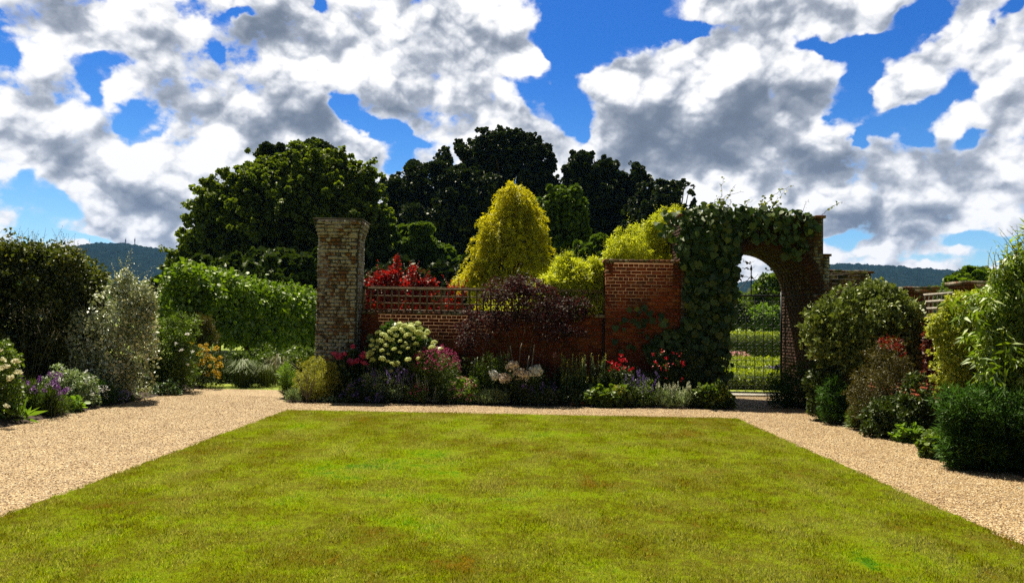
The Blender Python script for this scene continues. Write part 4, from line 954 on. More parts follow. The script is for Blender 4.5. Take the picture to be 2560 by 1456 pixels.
# ---- pleached limes left of the pillar
def pleached():
    a, b = P(455, 800, 21.5), P(800, 800, 31)
    ta, tb = P(455, 664, 21.5).z, P(800, 738, 31).z
    t = thing('lime_hedge', 'long clipped hedge of bright green lime trees on bare trunks', 'hedge', ((a.x+b.x)/2, 26, 0), None)
    ells = []
    for k in np.linspace(0, 1, 17):
        x, y, z = a.x+(b.x-a.x)*k, 21.5+9.5*k, ta+(tb-ta)*k
        lo = .95-.25*k+RNG.normal(0, .08); ells.append((np.array([x, y, (z+lo)/2+.02*RNG.normal()]), np.array([.55, .5, (z-lo)/2+RNG.normal(0, .05)])))
        ells.append((np.array([x, y, z-.42+RNG.normal(0, .05)]), np.array([.5, .48, .42])))
        ells.append((np.array([x, y, lo+.35]), np.array([.5, .45, .35])))
    mb, sm = MB(), MB(); foliage(mb, T_ROUND, ells, 36000, .115, puff=.38, npuff=20, fill=.12, droop=.35, up=.6, out=.6, rag=1.4)
    bs = [np.array([a.x+(b.x-a.x)*k+RNG.normal(0, .2), 21.5+9.5*k+RNG.normal(0, .2), ta+(tb-ta)*k-.1]) for k in RNG.random(90)]
    sprigs(mb, sm, bs, [np.array([RNG.normal(0, .4), RNG.normal(0, .4), 1]) for _ in bs], .3, T_ROUND, .08, .05)
    mb.build('foliage', LIME, t); sm.build('twigs', M_STEM, t)['kind'] = 'stuff'
    for k in (.02, .2, .38, .56, .74, .92):
        tr = MB(); x, y = a.x+(b.x-a.x)*k, 21.5+9.5*k; tube(tr, [(x, y, -.1), (x+.03, y, .8), (x, y, 1.9)], [.09, .075, .05], 8); tr.build('trunk', M_BARK, t)
pleached()

# ---- left side
def beech():
    t = thing('beech_hedge', 'tall dark green and bronze hedge filling the left edge', 'hedge', (P(100, 800, 15.8).x, 15.8, 0)); Y = 15.8
    E = [(-60, 700, 110, 110), (40, 690, 100, 90), (140, 690, 90, 75), (200, 720, 60, 60), (-40, 830, 110, 110), (60, 830, 110, 110), (160, 820, 90, 100), (225, 780, 45, 70), (30, 640, 60, 40), (100, 640, 60, 35), (165, 650, 45, 35), (240, 700, 30, 35), (120, 930, 100, 50), (0, 940, 100, 60)]
    ells = [ell(a, b, c, d, Y, RNG.uniform(-.2, .3), .8) for a, b, c, d in E]; mb, sm = MB(), MB()
    ells += [ell(a, 900, 90, 110, Y+.5, 0, .5) for a in (-40, 60, 150)]; foliage(mb, T_LEAF, ells, 70000, .075, puff=.26, npuff=30, fill=.3, flat=.6, up=.7)
    xs = np.concatenate([RNG.uniform(-60, 215, 34), RNG.normal(90, 20, 6), RNG.normal(165, 12, 9)]); bs = [np.array(P(x, 618-.0*x+max(0, x-150)*.5, Y+RNG.uniform(-.3, .3))) for x in xs]
    sprigs(mb, sm, bs, [np.array([RNG.normal(0, .35), 0, 1]) for _ in bs], .36, T_LEAF, .06, .045, .004)
    mb.build('foliage', BEECH, t); sm.build('twigs', M_BARK, t)['kind'] = 'stuff'
beech()
t = plant('silver_shrub', 'tall airy shrub with small silvery white variegated leaves', 'shrub', 15.5, [(300, 790, 66, 74), (340, 750, 40, 50), (240, 850, 55, 60), (215, 880, 40, 50), (310, 880, 65, 60), (350, 810, 35, 70), (222, 830, 36, 45), (205, 800, 22, 30), (368, 770, 22, 40), (305, 720, 30, 30), (270, 930, 60, 45), (318, 690, 12, 18)], 15000, T_LEAF, .072, SILV, stem_mat=M_BARKP, stems=14, sprig=120, sprig_kw=dict(length=.36, step=.04, size=.065), puff=.3, npuff=30, fill=.15, out=.3, kd=.9, rag=2)
t = plant('rose_bush', 'leafy green rose bush with scattered white roses beside the silver shrub', 'rose', 17.6, [(420, 880, 50, 75), (450, 830, 40, 45), (400, 940, 50, 50), (455, 910, 40, 70), (380, 830, 22, 40), (360, 930, 45, 55)], 19000, T_LEAF, .05, GREEN, sprig=40, puff=.32, npuff=22)
WR = ball_bloom('white_rose', P_WHITE, .035, 22, .04)
heads(t, 'rose_bloom', WR, [P(x, y, 17.1) for x, y in ((469, 837), (455, 877), (483, 880), (467, 912), (440, 860), (385, 850), (372, 900))])
plant('clipped_conifer', 'dull dark green rounded conifer behind the rose bush', 'shrub', 21, [(490, 815, 42, 35), (500, 850, 40, 45), (470, 860, 40, 45)], 12000, T_LONG, .06, BERB, puff=.22, npuff=40, droop=-.5)
t = plant('orange_spurge', 'bushy spurge with orange yellow flower heads in the left bed', 'flower', 18.9, [(500, 930, 55, 45), (530, 910, 30, 40), (480, 900, 30, 35)], 9000, T_LONG, .06, DARK, puff=.3, npuff=20, droop=-.3)
OB = ruffled('bract_head', ORNG, .095, 34, .04)
heads(t, 'flower_head', OB, [P(x, y, 18.45+RNG.uniform(-.2, .1)) for x, y in ((516, 862), (512, 878), (540, 872), (535, 900), (520, 895), (548, 915), (500, 885), (535, 930), (508, 905), (480, 858), (550, 895), (525, 915), (543, 938), (492, 915), (516, 935), (500, 865))], s=(.5, 1.1))
# far-left border plants (nearest)
t = plant('rose_bush', 'rose bush with creamy yellow blooms at the far left edge', 'rose', 12.1, [(0, 900, 42, 55), (10, 980, 45, 60), (-50, 930, 70, 100), (-10, 1040, 50, 40), (-100, 980, 90, 90)], 14000, T_LEAF, .05, GREEN, sprig=30, puff=.3, npuff=20)
CR = ball_bloom('cream_rose', P_CREAM, .045, 26, .05)
heads(t, 'rose_bloom', CR, [P(x, y, 11.65) for x, y in ((4, 902), (14, 920), (3, 925), (44, 935), (40, 908), (12, 1018), (0, 880), (28, 950))])
t = plant('wallflower', 'clump of purple wallflowers with thin grassy leaves in the left border', 'flower', 12.9, [(90, 1000, 48, 40), (130, 1010, 35, 30), (60, 990, 30, 35)], 4200, T_BLADE, .11, MID, droop=-.9, puff=.3, fill=.3)
SP = spike('purple_spike', P_PURP, .13, .024, 46, .026)
pts = [np.array(P(x, y, 12.7+RNG.uniform(-.2, .3))) for x, y in zip(RNG.uniform(48, 158, 34), RNG.uniform(942, 1012, 34))]; heads(t, 'flower_spike', SP, pts, s=(.6, 1.1), tilt=.35); stalks(t, pts)
t = plant('foxglove_rosette', 'rosette of broad bright green leaves at the foot of the purple wallflowers', 'plant', 12.05, [(42, 1035, 30, 18)], 30, T_LONG, .27, LGREEN, stems=0, droop=-.9, puff=.15, sv=.2, up=1)
t = plant('low_leafy_plant', 'low fresh green plant at the path edge right of the wallflowers', 'plant', 13.5, [(165, 1012, 28, 10), (190, 1005, 18, 10)], 160, T_ROUND, .09, LGREEN, stems=0, up=1)
t = plant('white_campion', 'loose plant with grey leaves and white flowers below the silver shrub', 'flower', 14.1, [(150, 955, 42, 32), (190, 950, 40, 25), (205, 985, 40, 28)], 5000, T_LEAF, .05, GREYG, puff=.3, fill=.3)
florets(t, 'blossoms', P_WHITE, PLANTS[t.name], 260, .045, clump=36, spread=.03)
t = plant('bronze_fennel', 'small rusty brown feathery plant between the white flowers', 'plant', 14.2, [(172, 968, 13, 22), (185, 985, 12, 14)], 900, T_BLADE, .07, L_('rust_leaf', [(.12, .04, .015), (.2, .07, .025), (.28, .11, .04)]), droop=-.7)
t = plant('white_daisies', 'group of flat white flower heads near the path on the left', 'flower', 14.6, [(240, 990, 35, 28), (265, 985, 28, 30)], 3600, T_BLADE, .08, BLUEG, puff=.3, droop=-.6)
florets(t, 'blossoms', P_WHITE, [ell(238, 985, 30, 22, 14.4)], 420, .03, clump=16, spread=.035)
t = plant('lilac_bellflower', 'small mound of pale lilac flowers spilling onto the left path edge', 'flower', 15.1, [(298, 995, 32, 14)], 2200, T_LEAF, .035, MID, puff=.3)
florets(t, 'blossoms', P_LIL, PLANTS[t.name], 520, .028, clump=70, spread=.03)
t = plant('green_mound', 'low glossy green foliage between the lilac flowers and the rose bush', 'plant', 16.7, [(340, 970, 35, 35), (380, 985, 35, 22), (420, 975, 30, 22)], 7000, T_LEAF, .045, GGREEN, puff=.3)
def oat_grass(px, Y, n, h, lb):
    b = P(px, 900, Y); t = thing('oat_grass', lb, 'grass', (b.x, Y, 0)); m, hd = MB(), MB()
    for _ in range(n):
        d = np.array([RNG.normal(.1, .35), RNG.normal(0, .2), h*RNG.uniform(.75, 1.1)]); p = curve((b.x+RNG.normal(0, .06), Y+RNG.normal(0, .05), 0), np.array([b.x, Y, 0])+d, (0, 0, .1), 8); tube(m, p, .0028, 3)
        k = 26; q = p[-1]+RNG.normal(0, .07, (k, 3))*np.array([1, 1, 1.3]); scatter(hd, T_LONG, q, rdir(k)-np.array([0, 0, 1]), rdir(k), .035)
    m.build('stems', BROWNG, t); hd.build('seed_heads', BROWNG, t)
oat_grass(75, 14.3, 7, 1.75, 'tall dry oat grass with brown seed heads before the dark hedge, leftmost tuft'); oat_grass(165, 14.6, 7, 1.7, 'tall dry oat grass tuft leaning right between the dark hedge and the silver shrub')

# ---- shaded planting beyond the path end
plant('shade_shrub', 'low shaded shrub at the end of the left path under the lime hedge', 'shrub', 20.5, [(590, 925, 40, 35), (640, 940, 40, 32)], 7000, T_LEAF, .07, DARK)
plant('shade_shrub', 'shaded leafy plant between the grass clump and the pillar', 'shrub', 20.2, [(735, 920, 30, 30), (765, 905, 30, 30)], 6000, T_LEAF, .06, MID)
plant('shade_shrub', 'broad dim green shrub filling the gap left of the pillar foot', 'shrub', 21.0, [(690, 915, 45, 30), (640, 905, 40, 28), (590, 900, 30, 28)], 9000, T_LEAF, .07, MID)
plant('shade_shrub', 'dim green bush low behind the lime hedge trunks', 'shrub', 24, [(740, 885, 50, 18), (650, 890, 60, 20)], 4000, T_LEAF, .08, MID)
def grass_clump(px, py, Y, w, h, n, mat, lb, name='grass_clump', arch=.5, bw=.012):
    g = Gd(px, py) if py else P(px, 900, Y); b = np.array([P(px, 900, Y).x, Y, 0]); t = thing(name, lb, 'grass', b); mb = MB()
    for _ in range(n):
        a = RNG.uniform(0, 6.28); d = np.array([math.cos(a), math.sin(a), 0])*RNG.uniform(.2, 1)*w; hh = h*RNG.uniform(.6, 1.1)
        o_ = d*RNG.uniform(.3, .9); p = np.array([b+o_, b+o_+d*.2+[0, 0, hh*.6], b+o_+d*.5+[0, 0, hh], b+o_+d*(.6+arch)+[0, 0, hh*.85]]); s = np.cross(d, [0, 0, 1]); s = s/(np.linalg.norm(s)+1e-6)*bw/2
        mb.add(np.concatenate([p-s, p[::-1]+s]), [(0, 1, 6, 7), (1, 2, 5, 6), (2, 3, 4, 5)])
    mb.build('blades', mat, t); return t
grass_clump(665, 0, 19.3, .5, .5, 300, L_('grass_green', [(.03, .042, .006), (.05, .065, .01), (.09, .10, .02)], gloss=0, trans=.25), 'arching green grass clump in the shade at the path end', arch=.25, bw=.009)
grass_clump(700, 0, 19.8, .36, .7, 90, BROWNG, 'pale seeding grass leaning right of the green grass clump')
grass_clump(610, 0, 19.2, .4, .6, 500, DARK, 'dark narrow leaved clump left of the arching green grass')

# ---- centre bed
plant('golden_box', 'rounded golden green bush with bare stems at its left foot, bed corner', 'shrub', 16.15, [(796, 938, 54, 44), (798, 955, 56, 40)], 28000, T_LONG, .036, EUO, stem_mat=M_BARKP, stems=0, puff=.16, npuff=110, out=1, droop=-.35, fill=.08, rag=.4)
st = MB(); b0 = P(765, 1000, 15.7)
for x, y in ((745, 945), (757, 925), (772, 935), (785, 918), (795, 940), (750, 960)):
    e = P(x, y, 15.68); tube(st, curve((P(768, 1000, 15.75).x, 15.72, .02), e, (RNG.normal(0, .03), 0, 0), 7, .012), np.linspace(.016, .005, 7), 5)
o = st.build('stems', M_BARKP, None); o.parent = [q for q in COL.objects if q.get('label', '').startswith('rounded golden')][0]; o.location = -o.parent.location
plant('green_feather_plant', 'bright green feathery plant left of the rounded golden bush', 'plant', 16.5, [(717, 940, 18, 26), (725, 960, 18, 20)], 1800, T_BLADE, .09, LGREEN, droop=-.6)
t = plant('grey_tuft', 'small grey green spiky tuft on the gravel at the bed corner', 'plant', 15.75, [(735, 990, 17, 14)], 900, T_BLADE, .085, GREYG, stems=0, droop=-1)
plant('ground_rosette', 'small pale rosette plant at the foot of the golden bush', 'plant', 15.85, [(815, 1000, 22, 6), (840, 996, 20, 6)], 300, T_LEAF, .05, GREYG, stems=0)
t = plant('peony_plant', 'dark leaved peony with round bright pink blooms beside the golden bush', 'flower', 16.6, [(880, 935, 45, 32), (915, 930, 35, 30), (850, 930, 30, 30), (885, 905, 30, 25)], 5200, T_LEAF, .09, DARK, puff=.3, droop=.2)
PB = [ball_bloom('peony_bloom', P_PINK, .062, 46, .062, .8, .95) for _ in range(2)]
pp_ = [P(x, y, 16.3) for x, y in ((835, 890), (849, 898), (859, 888), (873, 909), (895, 907), (911, 894), (910, 912), (884, 869))]
for i, p in enumerate(pp_): heads(t, 'bloom', PB[i % 2], [p], s=(1.0, 1.3) if i not in (2, 7) else (.75, .85))
stalks(t, pp_, lean=.05)
t = plant('viburnum', 'snowball plant with large pale green globes beside the pink peony', 'flower', 16.5, [(935, 915, 25, 30)], 900, T_LEAF, .08, DARK)
GB = ball_bloom('globe', P_LIMEW, .07, 90, .04, .2, 1.0); gp = [P(x, y, 16.2) for x, y in ((927, 887), (931, 902), (988, 912), (976, 930))]
for p, s in zip(gp, (1.25, .9, 1.1, .8)): heads(t, 'bloom', GB, [p], s=(s, s))
stalks(t, gp, lean=.05)
# hydrangea
HE = [(1000, 850, 58, 42), (960, 885, 38, 32), (1040, 870, 42, 38), (1005, 900, 60, 30)]
t = plant('hydrangea', 'large hydrangea covered in creamy lime flower heads against the red wall', 'shrub', 16.6, HE, 9000, T_ROUND, .085, GGREEN, kd=.6, puff=.3, npuff=22)
HB = [dome_bloom('flower_head', P_LIMEW, R, 130, .026, .62, .2) for R in (.085, .1, .07)]
HP = [(1000, 812, 1.3), (1015, 815, 1.2), (1045, 808, 1.3), (985, 822, 1.3), (1030, 822, 1.5), (1005, 826, 1.4), (1050, 820, 1.1), (960, 838, 1.2), (975, 830, 1.2), (945, 830, 1.05), (1065, 835, 1.3), (1070, 828, 1.1), (1060, 843, 1.1), (1020, 838, 1.3), (990, 838, 1.2), (1085, 856, 1.1), (1080, 868, 1.0), (930, 850, .9), (928, 862, .8), (950, 852, 1.1), (942, 866, .8), (965, 862, .9), (980, 850, .9), (1000, 852, .8), (1015, 858, .75), (1040, 858, .8), (1035, 845, .9), (955, 875, .8), (985, 872, .75), (1000, 880, .8), (1020, 870, .7), (955, 896, .9), (970, 902, .8), (980, 908, .8), (1020, 898, .9), (1050, 880, .7), (1045, 895, .6), (1008, 865, .7), (935, 872, .75), (970, 884, .6), (1102, 872, .7), (1028, 812, 1.1), (970, 845, 1.0), (1048, 832, 1.1), (995, 905, .7)]
for i, (x, y, s) in enumerate(HP): heads(t, 'flower_head', HB[i % 3], [P(x, y, 16.12+RNG.uniform(-.08, .12)+(840-y)*.006)], s=(s*.72, s*.8), tilt=.3)
stalks(t, [P(x, y, 16.35) for x, y, s in HP[::3]], lean=.12)
t = plant('penstemon', 'rounded light green bush with small deep pink tubular flowers', 'flower', 16.2, [(1080, 905, 45, 26), (1110, 920, 38, 30), (1060, 930, 35, 28), (1090, 940, 50, 28)], 9000, T_LONG, .05, MID, puff=.26, npuff=30, droop=-.3)
florets(t, 'blossoms', P_MAG, [ell(1090, 905, 62, 38, 16.15)], 900, .024, clump=190, spread=.02)
SM = spike('magenta_spike', P_MAG, .16, .02, 26, .02, gap=8); pts = [np.array(P(x, y, 16.2)) for x, y in ((1035, 905), (1045, 895), (1063, 885), (1100, 888), (1120, 896), (1135, 902), (1145, 912), (1150, 925), (1150, 935), (1110, 880), (1078, 880), (1040, 915))]; heads(t, 'flower_spike', SM, pts, tilt=.2); stalks(t, pts)
t = plant('catmint', 'airy purple catmint under the hydrangea', 'flower', 16.05, [(965, 960, 48, 28), (1000, 970, 35, 25), (935, 950, 30, 25)], 3600, T_LEAF, .032, GREYG, puff=.3, fill=.4)
SV = spike('violet_spike', P_VIO, .15, .016, 44, .017, gap=9)
pts = [np.array(P(x, y, 15.95+RNG.uniform(-.1, .2))) for x, y in zip(RNG.uniform(920, 1030, 52), RNG.uniform(928, 972, 52))]; heads(t, 'flower_spike', SV, pts, tilt=.4, s=(.7, 1.1)); stalks(t, pts, r=.002)
t = plant('blue_geranium', 'low dark plant with small violet blue flowers near the gravel, right of the golden bush', 'flower', 15.95, [(890, 985, 40, 16), (940, 990, 40, 14), (905, 965, 35, 18)], 3400, T_LEAF, .05, DARK)
florets(t, 'blossoms', P_VIO, PLANTS[t.name], 420, .034, clump=46, spread=.028)
t = plant('rock_rose', 'pink flowered low bush in front of the penstemon', 'flower', 15.98, [(1035, 985, 28, 16), (1050, 975, 22, 16)], 2400, T_LEAF, .032, LGREEN)
florets(t, 'blossoms', P_PINK, PLANTS[t.name], 230, .026, clump=50, spread=.02)
t = plant('alstroemeria', 'bushy plant dotted with rose pink flowers left of the white phlox', 'flower', 16.0, [(1155, 965, 32, 26), (1175, 980, 26, 22), (1140, 985, 30, 18)], 4800, T_LEAF, .035, LGREEN)
florets(t, 'blossoms', P_ROSE, PLANTS[t.name], 340, .030, clump=80, spread=.018); florets(t, 'dark_blossoms', P_PINK, PLANTS[t.name], 200, .026, clump=60, spread=.018)
def lambs_ear(px, Y, h, lb):
    b = P(px, 900, Y); t = thing('lambs_ear', lb, 'plant', (b.x, Y, 0), 'woolly silver stems in the bed'); s, l = MB(), MB()
    for k in range(RNG.integers(2, 4)):
        e = np.array([b.x+RNG.normal(0, .07), Y, h*RNG.uniform(.7, 1)]); tube(s, curve((b.x, Y, 0), e, (RNG.normal(0, .02), 0, 0), 6), .006, 5)
        n = 34; z = RNG.random(n)**.7; p = np.array([b.x, Y, 0])+(e-np.array([b.x, Y, 0]))*z[:, None]; scatter(l, T_LONG, p, rdir(n)*[1, 1, .3]+[0, 0, .5], rdir(n)+[0, 0, .6], .05*(1.3-z)+.015)
    n = 14; scatter(l, T_LONG, np.tile([b.x, Y, .02], (n, 1))+RNG.normal(0, .02, (n, 3))*[1, 1, 0], rdir(n)*[1, 1, .2]+[0, 0, .5], rdir(n)*.3+[0, 0, 1], .16); s.build('stems', P_SILVER, t); l.build('leaves', P_SILVER, t)
lambs_ear(1050, 15.9, .62, 'tall woolly silver flower stem under the penstemon'); lambs_ear(1068, 15.92, .56, 'second woolly silver stem just right of the tallest one'); lambs_ear(1090, 15.85, .34, 'short curled woolly silver stem at the gravel edge'); lambs_ear(1122, 15.9, .42, 'stout greenish woolly stem left of the rose pink flowers')
lambs_ear(1010, 16.0, .66, 'thin pale woolly spire rising through the purple catmint')
t = plant('veronicastrum', 'leafy green clump with slender white spires behind the phlox', 'flower', 16.5, [(1220, 915, 30, 26), (1255, 910, 26, 28), (1195, 930, 22, 22), (1235, 940, 45, 20)], 5200, T_LONG, .06, GREEN, droop=-.3)
SW = spike('white_spike', P_WHITE, .20, .013, 60, .012, .85); pts = [P(x, y, 16.4) for x, y in ((1206, 905), (1228, 912), (1252, 905), (1270, 900), (1186, 920), (1232, 925))]; heads(t, 'flower_spike', SW, pts, tilt=.05); stalks(t, pts, lean=.03)
t = plant('phlox', 'white phlox with five large rounded flower clusters in the bed centre', 'flower', 16.25, [(1290, 960, 40, 26), (1330, 955, 30, 24), (1250, 965, 24, 20)], 4200, T_LONG, .07, DARK, droop=.1)
PH = [ruffled('flower_cluster', m_) for m_ in (P_WHITE, P_BLUSH)]
for i, (x, y, s, k) in enumerate(((1232, 934, .95, 0), (1261, 945, 1.1, 1), (1282, 914, 1.0, 1), (1303, 936, 1.2, 1), (1338, 926, 1.15, 0))): heads(t, 'flower_cluster', PH[k], [P(x, y+4, 15.95)], s=(s*1.02, s*1.02), tilt=.2)
stalks(t, [P(x, y, 16.05) for x, y in ((1232, 934), (1261, 945), (1282, 914), (1303, 936), (1338, 926))], lean=.05)
t = plant('santolina', 'low grey green mound of fine foliage on the bed edge below the phlox', 'plant', 15.92, [(1225, 993, 34, 15), (1250, 990, 24, 14), (1205, 995, 22, 13)], 4600, T_BLADE, .07, GREYG, stems=0, droop=-1.1, puff=.25, npuff=30)
t = plant('catmint', 'dark purple flowered catmint right of the phlox near the gravel', 'flower', 16.0, [(1340, 985, 50, 18), (1300, 985, 30, 18), (1375, 985, 25, 16)], 3600, T_LEAF, .035, DARK)
pts = [np.array(P(x, y, 15.95+RNG.uniform(-.1, .2))) for x, y in zip(RNG.uniform(1285, 1395, 44), RNG.uniform(965, 1000, 44))]; heads(t, 'flower_spike', SV, pts, tilt=.5, s=(.6, 1.0))
def lily_spire():
    t = thing('foxglove', 'single pale pink flower spike standing alone before the shaded wall', 'flower', (P(1387, 900, 16.4).x, 16.4, 0)); p = P(1387, 893, 16.4); heads(t, 'flower_spike', spike('pink_spike', P_ROSE, .14, .03, 50, .028, .6), [p], tilt=.03); stalks(t, [p], lean=.02)
lily_spire()
def spires(lb, px0, px1, Y, n, h, mat, name, cat='plant', tip=None):
    xs = RNG.uniform(px0, px1, n); b = P((px0+px1)/2, 900, Y); t = thing(name, lb, cat, (b.x, Y, 0)); mb, sm, tm = MB(), MB(), MB()
    for x in xs:
        q = P(x, 900, Y); hh = h*RNG.uniform(.55, 1.1); y = Y+RNG.uniform(-.25, .25); e = (q.x+RNG.normal(0, .04), y, hh); tube(sm, [(q.x, y, 0), e], .004, 4)
        m_ = 60; z = RNG.random(m_)*.9; p = np.array([q.x, y, 0])+np.array([0, 0, hh])*z[:, None]; scatter(mb, T_LONG, p, rdir(m_)*[1, 1, .2]+[0, 0, .7], rdir(m_)+[0, 0, .5], .08*(1.2-.7*z))
        if tip: k = 16; p = np.array(e)+np.stack([RNG.normal(0, .008, k), RNG.normal(0, .008, k), RNG.uniform(-.14, .02, k)], -1); scatter(tm, T_ROUND, p, rdir(k), rdir(k), .016)
    mb.build('foliage', mat, t); sm.build('stems', M_STEM, t)
    if tip: tm.build('buds', tip, t)
    return t
spires('dense dark clump of upright leafy stems with pale bud tips, before the low wall', 1400, 1510, 16.45, 62, .95, GGREEN, 'beardtongue', tip=P_YEL)
t = plant('rose_bush', 'dark leaved rose with clusters of crimson blooms before the tall brick wall', 'rose', 16.45, [(1550, 945, 40, 35), (1585, 955, 30, 30), (1520, 955, 30, 28)], 6000, T_LEAF, .045, DARK)
RB = ball_bloom('crimson_rose', P_RED, .032, 20, .036); heads(t, 'rose_bloom', RB, [P(x, y, 16.15+RNG.uniform(-.1, .1)) for x, y in ((1552, 890), (1549, 900), (1555, 905), (1540, 910), (1546, 915), (1535, 915), (1530, 920), (1540, 922), (1550, 912), (1560, 900), (1565, 905), (1564, 918), (1560, 922), (1577, 925), (1582, 922), (1530, 908), (1525, 928), (1572, 928), (1545, 926), (1519, 905))], s=(.8, 1.15))
t = plant('ladys_mantle', 'low rounded broad leaved plant with yellow froth at the bed edge', 'plant', 15.95, [(1520, 990, 34, 18), (1550, 985, 28, 18), (1490, 985, 30, 16)], 1500, T_ROUND, .085, GREEN, up=1)
florets(t, 'blossoms', P_YEL, [ell(1545, 978, 14, 12, 15.85)], 260, .018, clump=30, spread=.03)
t = plant('bellflower', 'loose clump of violet blue bellflowers in front of the tall brick wall', 'flower', 16.0, [(1600, 975, 34, 28), (1575, 985, 25, 20), (1625, 985, 25, 20)], 3800, T_LEAF, .035, MID, fill=.3)
pts = [np.array(P(x, y, 15.95+RNG.uniform(-.1, .2))) for x, y in zip(RNG.normal(1602, 20, 36), RNG.uniform(938, 990, 36))]; heads(t, 'flower_spike', SV, pts, tilt=.3, s=(.7, 1.1)); stalks(t, pts, r=.002)
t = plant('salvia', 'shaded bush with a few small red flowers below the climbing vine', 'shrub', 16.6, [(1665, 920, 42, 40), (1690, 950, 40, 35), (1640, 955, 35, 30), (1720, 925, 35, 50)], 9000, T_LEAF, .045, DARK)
florets(t, 'blossoms', P_RED, [ell(1665, 925, 60, 50, 16.4)], 130, .032, clump=26, spread=.02)
t = plant('white_lavender', 'low lavender with pale upright flower spikes on the bed edge near the arch', 'flower', 15.98, [(1680, 995, 40, 16), (1700, 992, 30, 16), (1660, 992, 24, 15)], 3000, T_BLADE, .08, GREYG, stems=0, droop=-1.1)
SL = spike('pale_spike', petal('pale_spike_petal', (.62, .64, .42)), .10, .012, 34, .009); pts = [np.array(P(x, y, 15.9+RNG.uniform(-.1, .15))) for x, y in zip(RNG.uniform(1640, 1728, 60), RNG.uniform(965, 1000, 60))]; heads(t, 'flower_spike', SL, pts, tilt=.15, s=(.8, 1.25)); stalks(t, pts, r=.0018, lean=.03)
t = plant('ladys_mantle', 'rounded leafy clump with lime yellow flowers beside the arch opening', 'plant', 16.0, [(1790, 985, 32, 24), (1812, 1000, 24, 16), (1765, 985, 26, 20)], 2400, T_ROUND, .07, GREEN, up=.9)
florets(t, 'blossoms', P_YEL, PLANTS[t.name], 420, .020, clump=44, spread=.035)
for k, (x, y, lb) in enumerate(((870, 1000, 'small dark ground plant left of the middle of the bed edge'), (1110, 1000, 'low dark green filler between the woolly stems and the pink flowers'), (1430, 1000, 'low dark filler plant beside the terracotta edging tiles'), (1575, 1005, 'low dark green filler beneath the violet bellflowers'), (1745, 1000, 'low dark filler between the lavender and the arch plants'))):
    plant('ground_cover', lb, 'plant', 16.05, [(x, y-12, 34, 12)], 1800, T_LEAF, .04, DARK, stems=0)
plant('salvia', 'small leafy clump with violet flowers between the lavender and the bellflowers', 'flower', 15.95, [(1560, 990, 26, 14)], 1400, T_LEAF, .04, MID, stems=0)
plant('background_perennials', 'dark mass of leafy perennials against the foot of the low wall', 'plant', 16.95, [(1150, 940, 60, 40), (1000, 950, 60, 40), (1350, 950, 60, 35), (900, 950, 40, 35)], 9000, T_LEAF, .06, DARK)

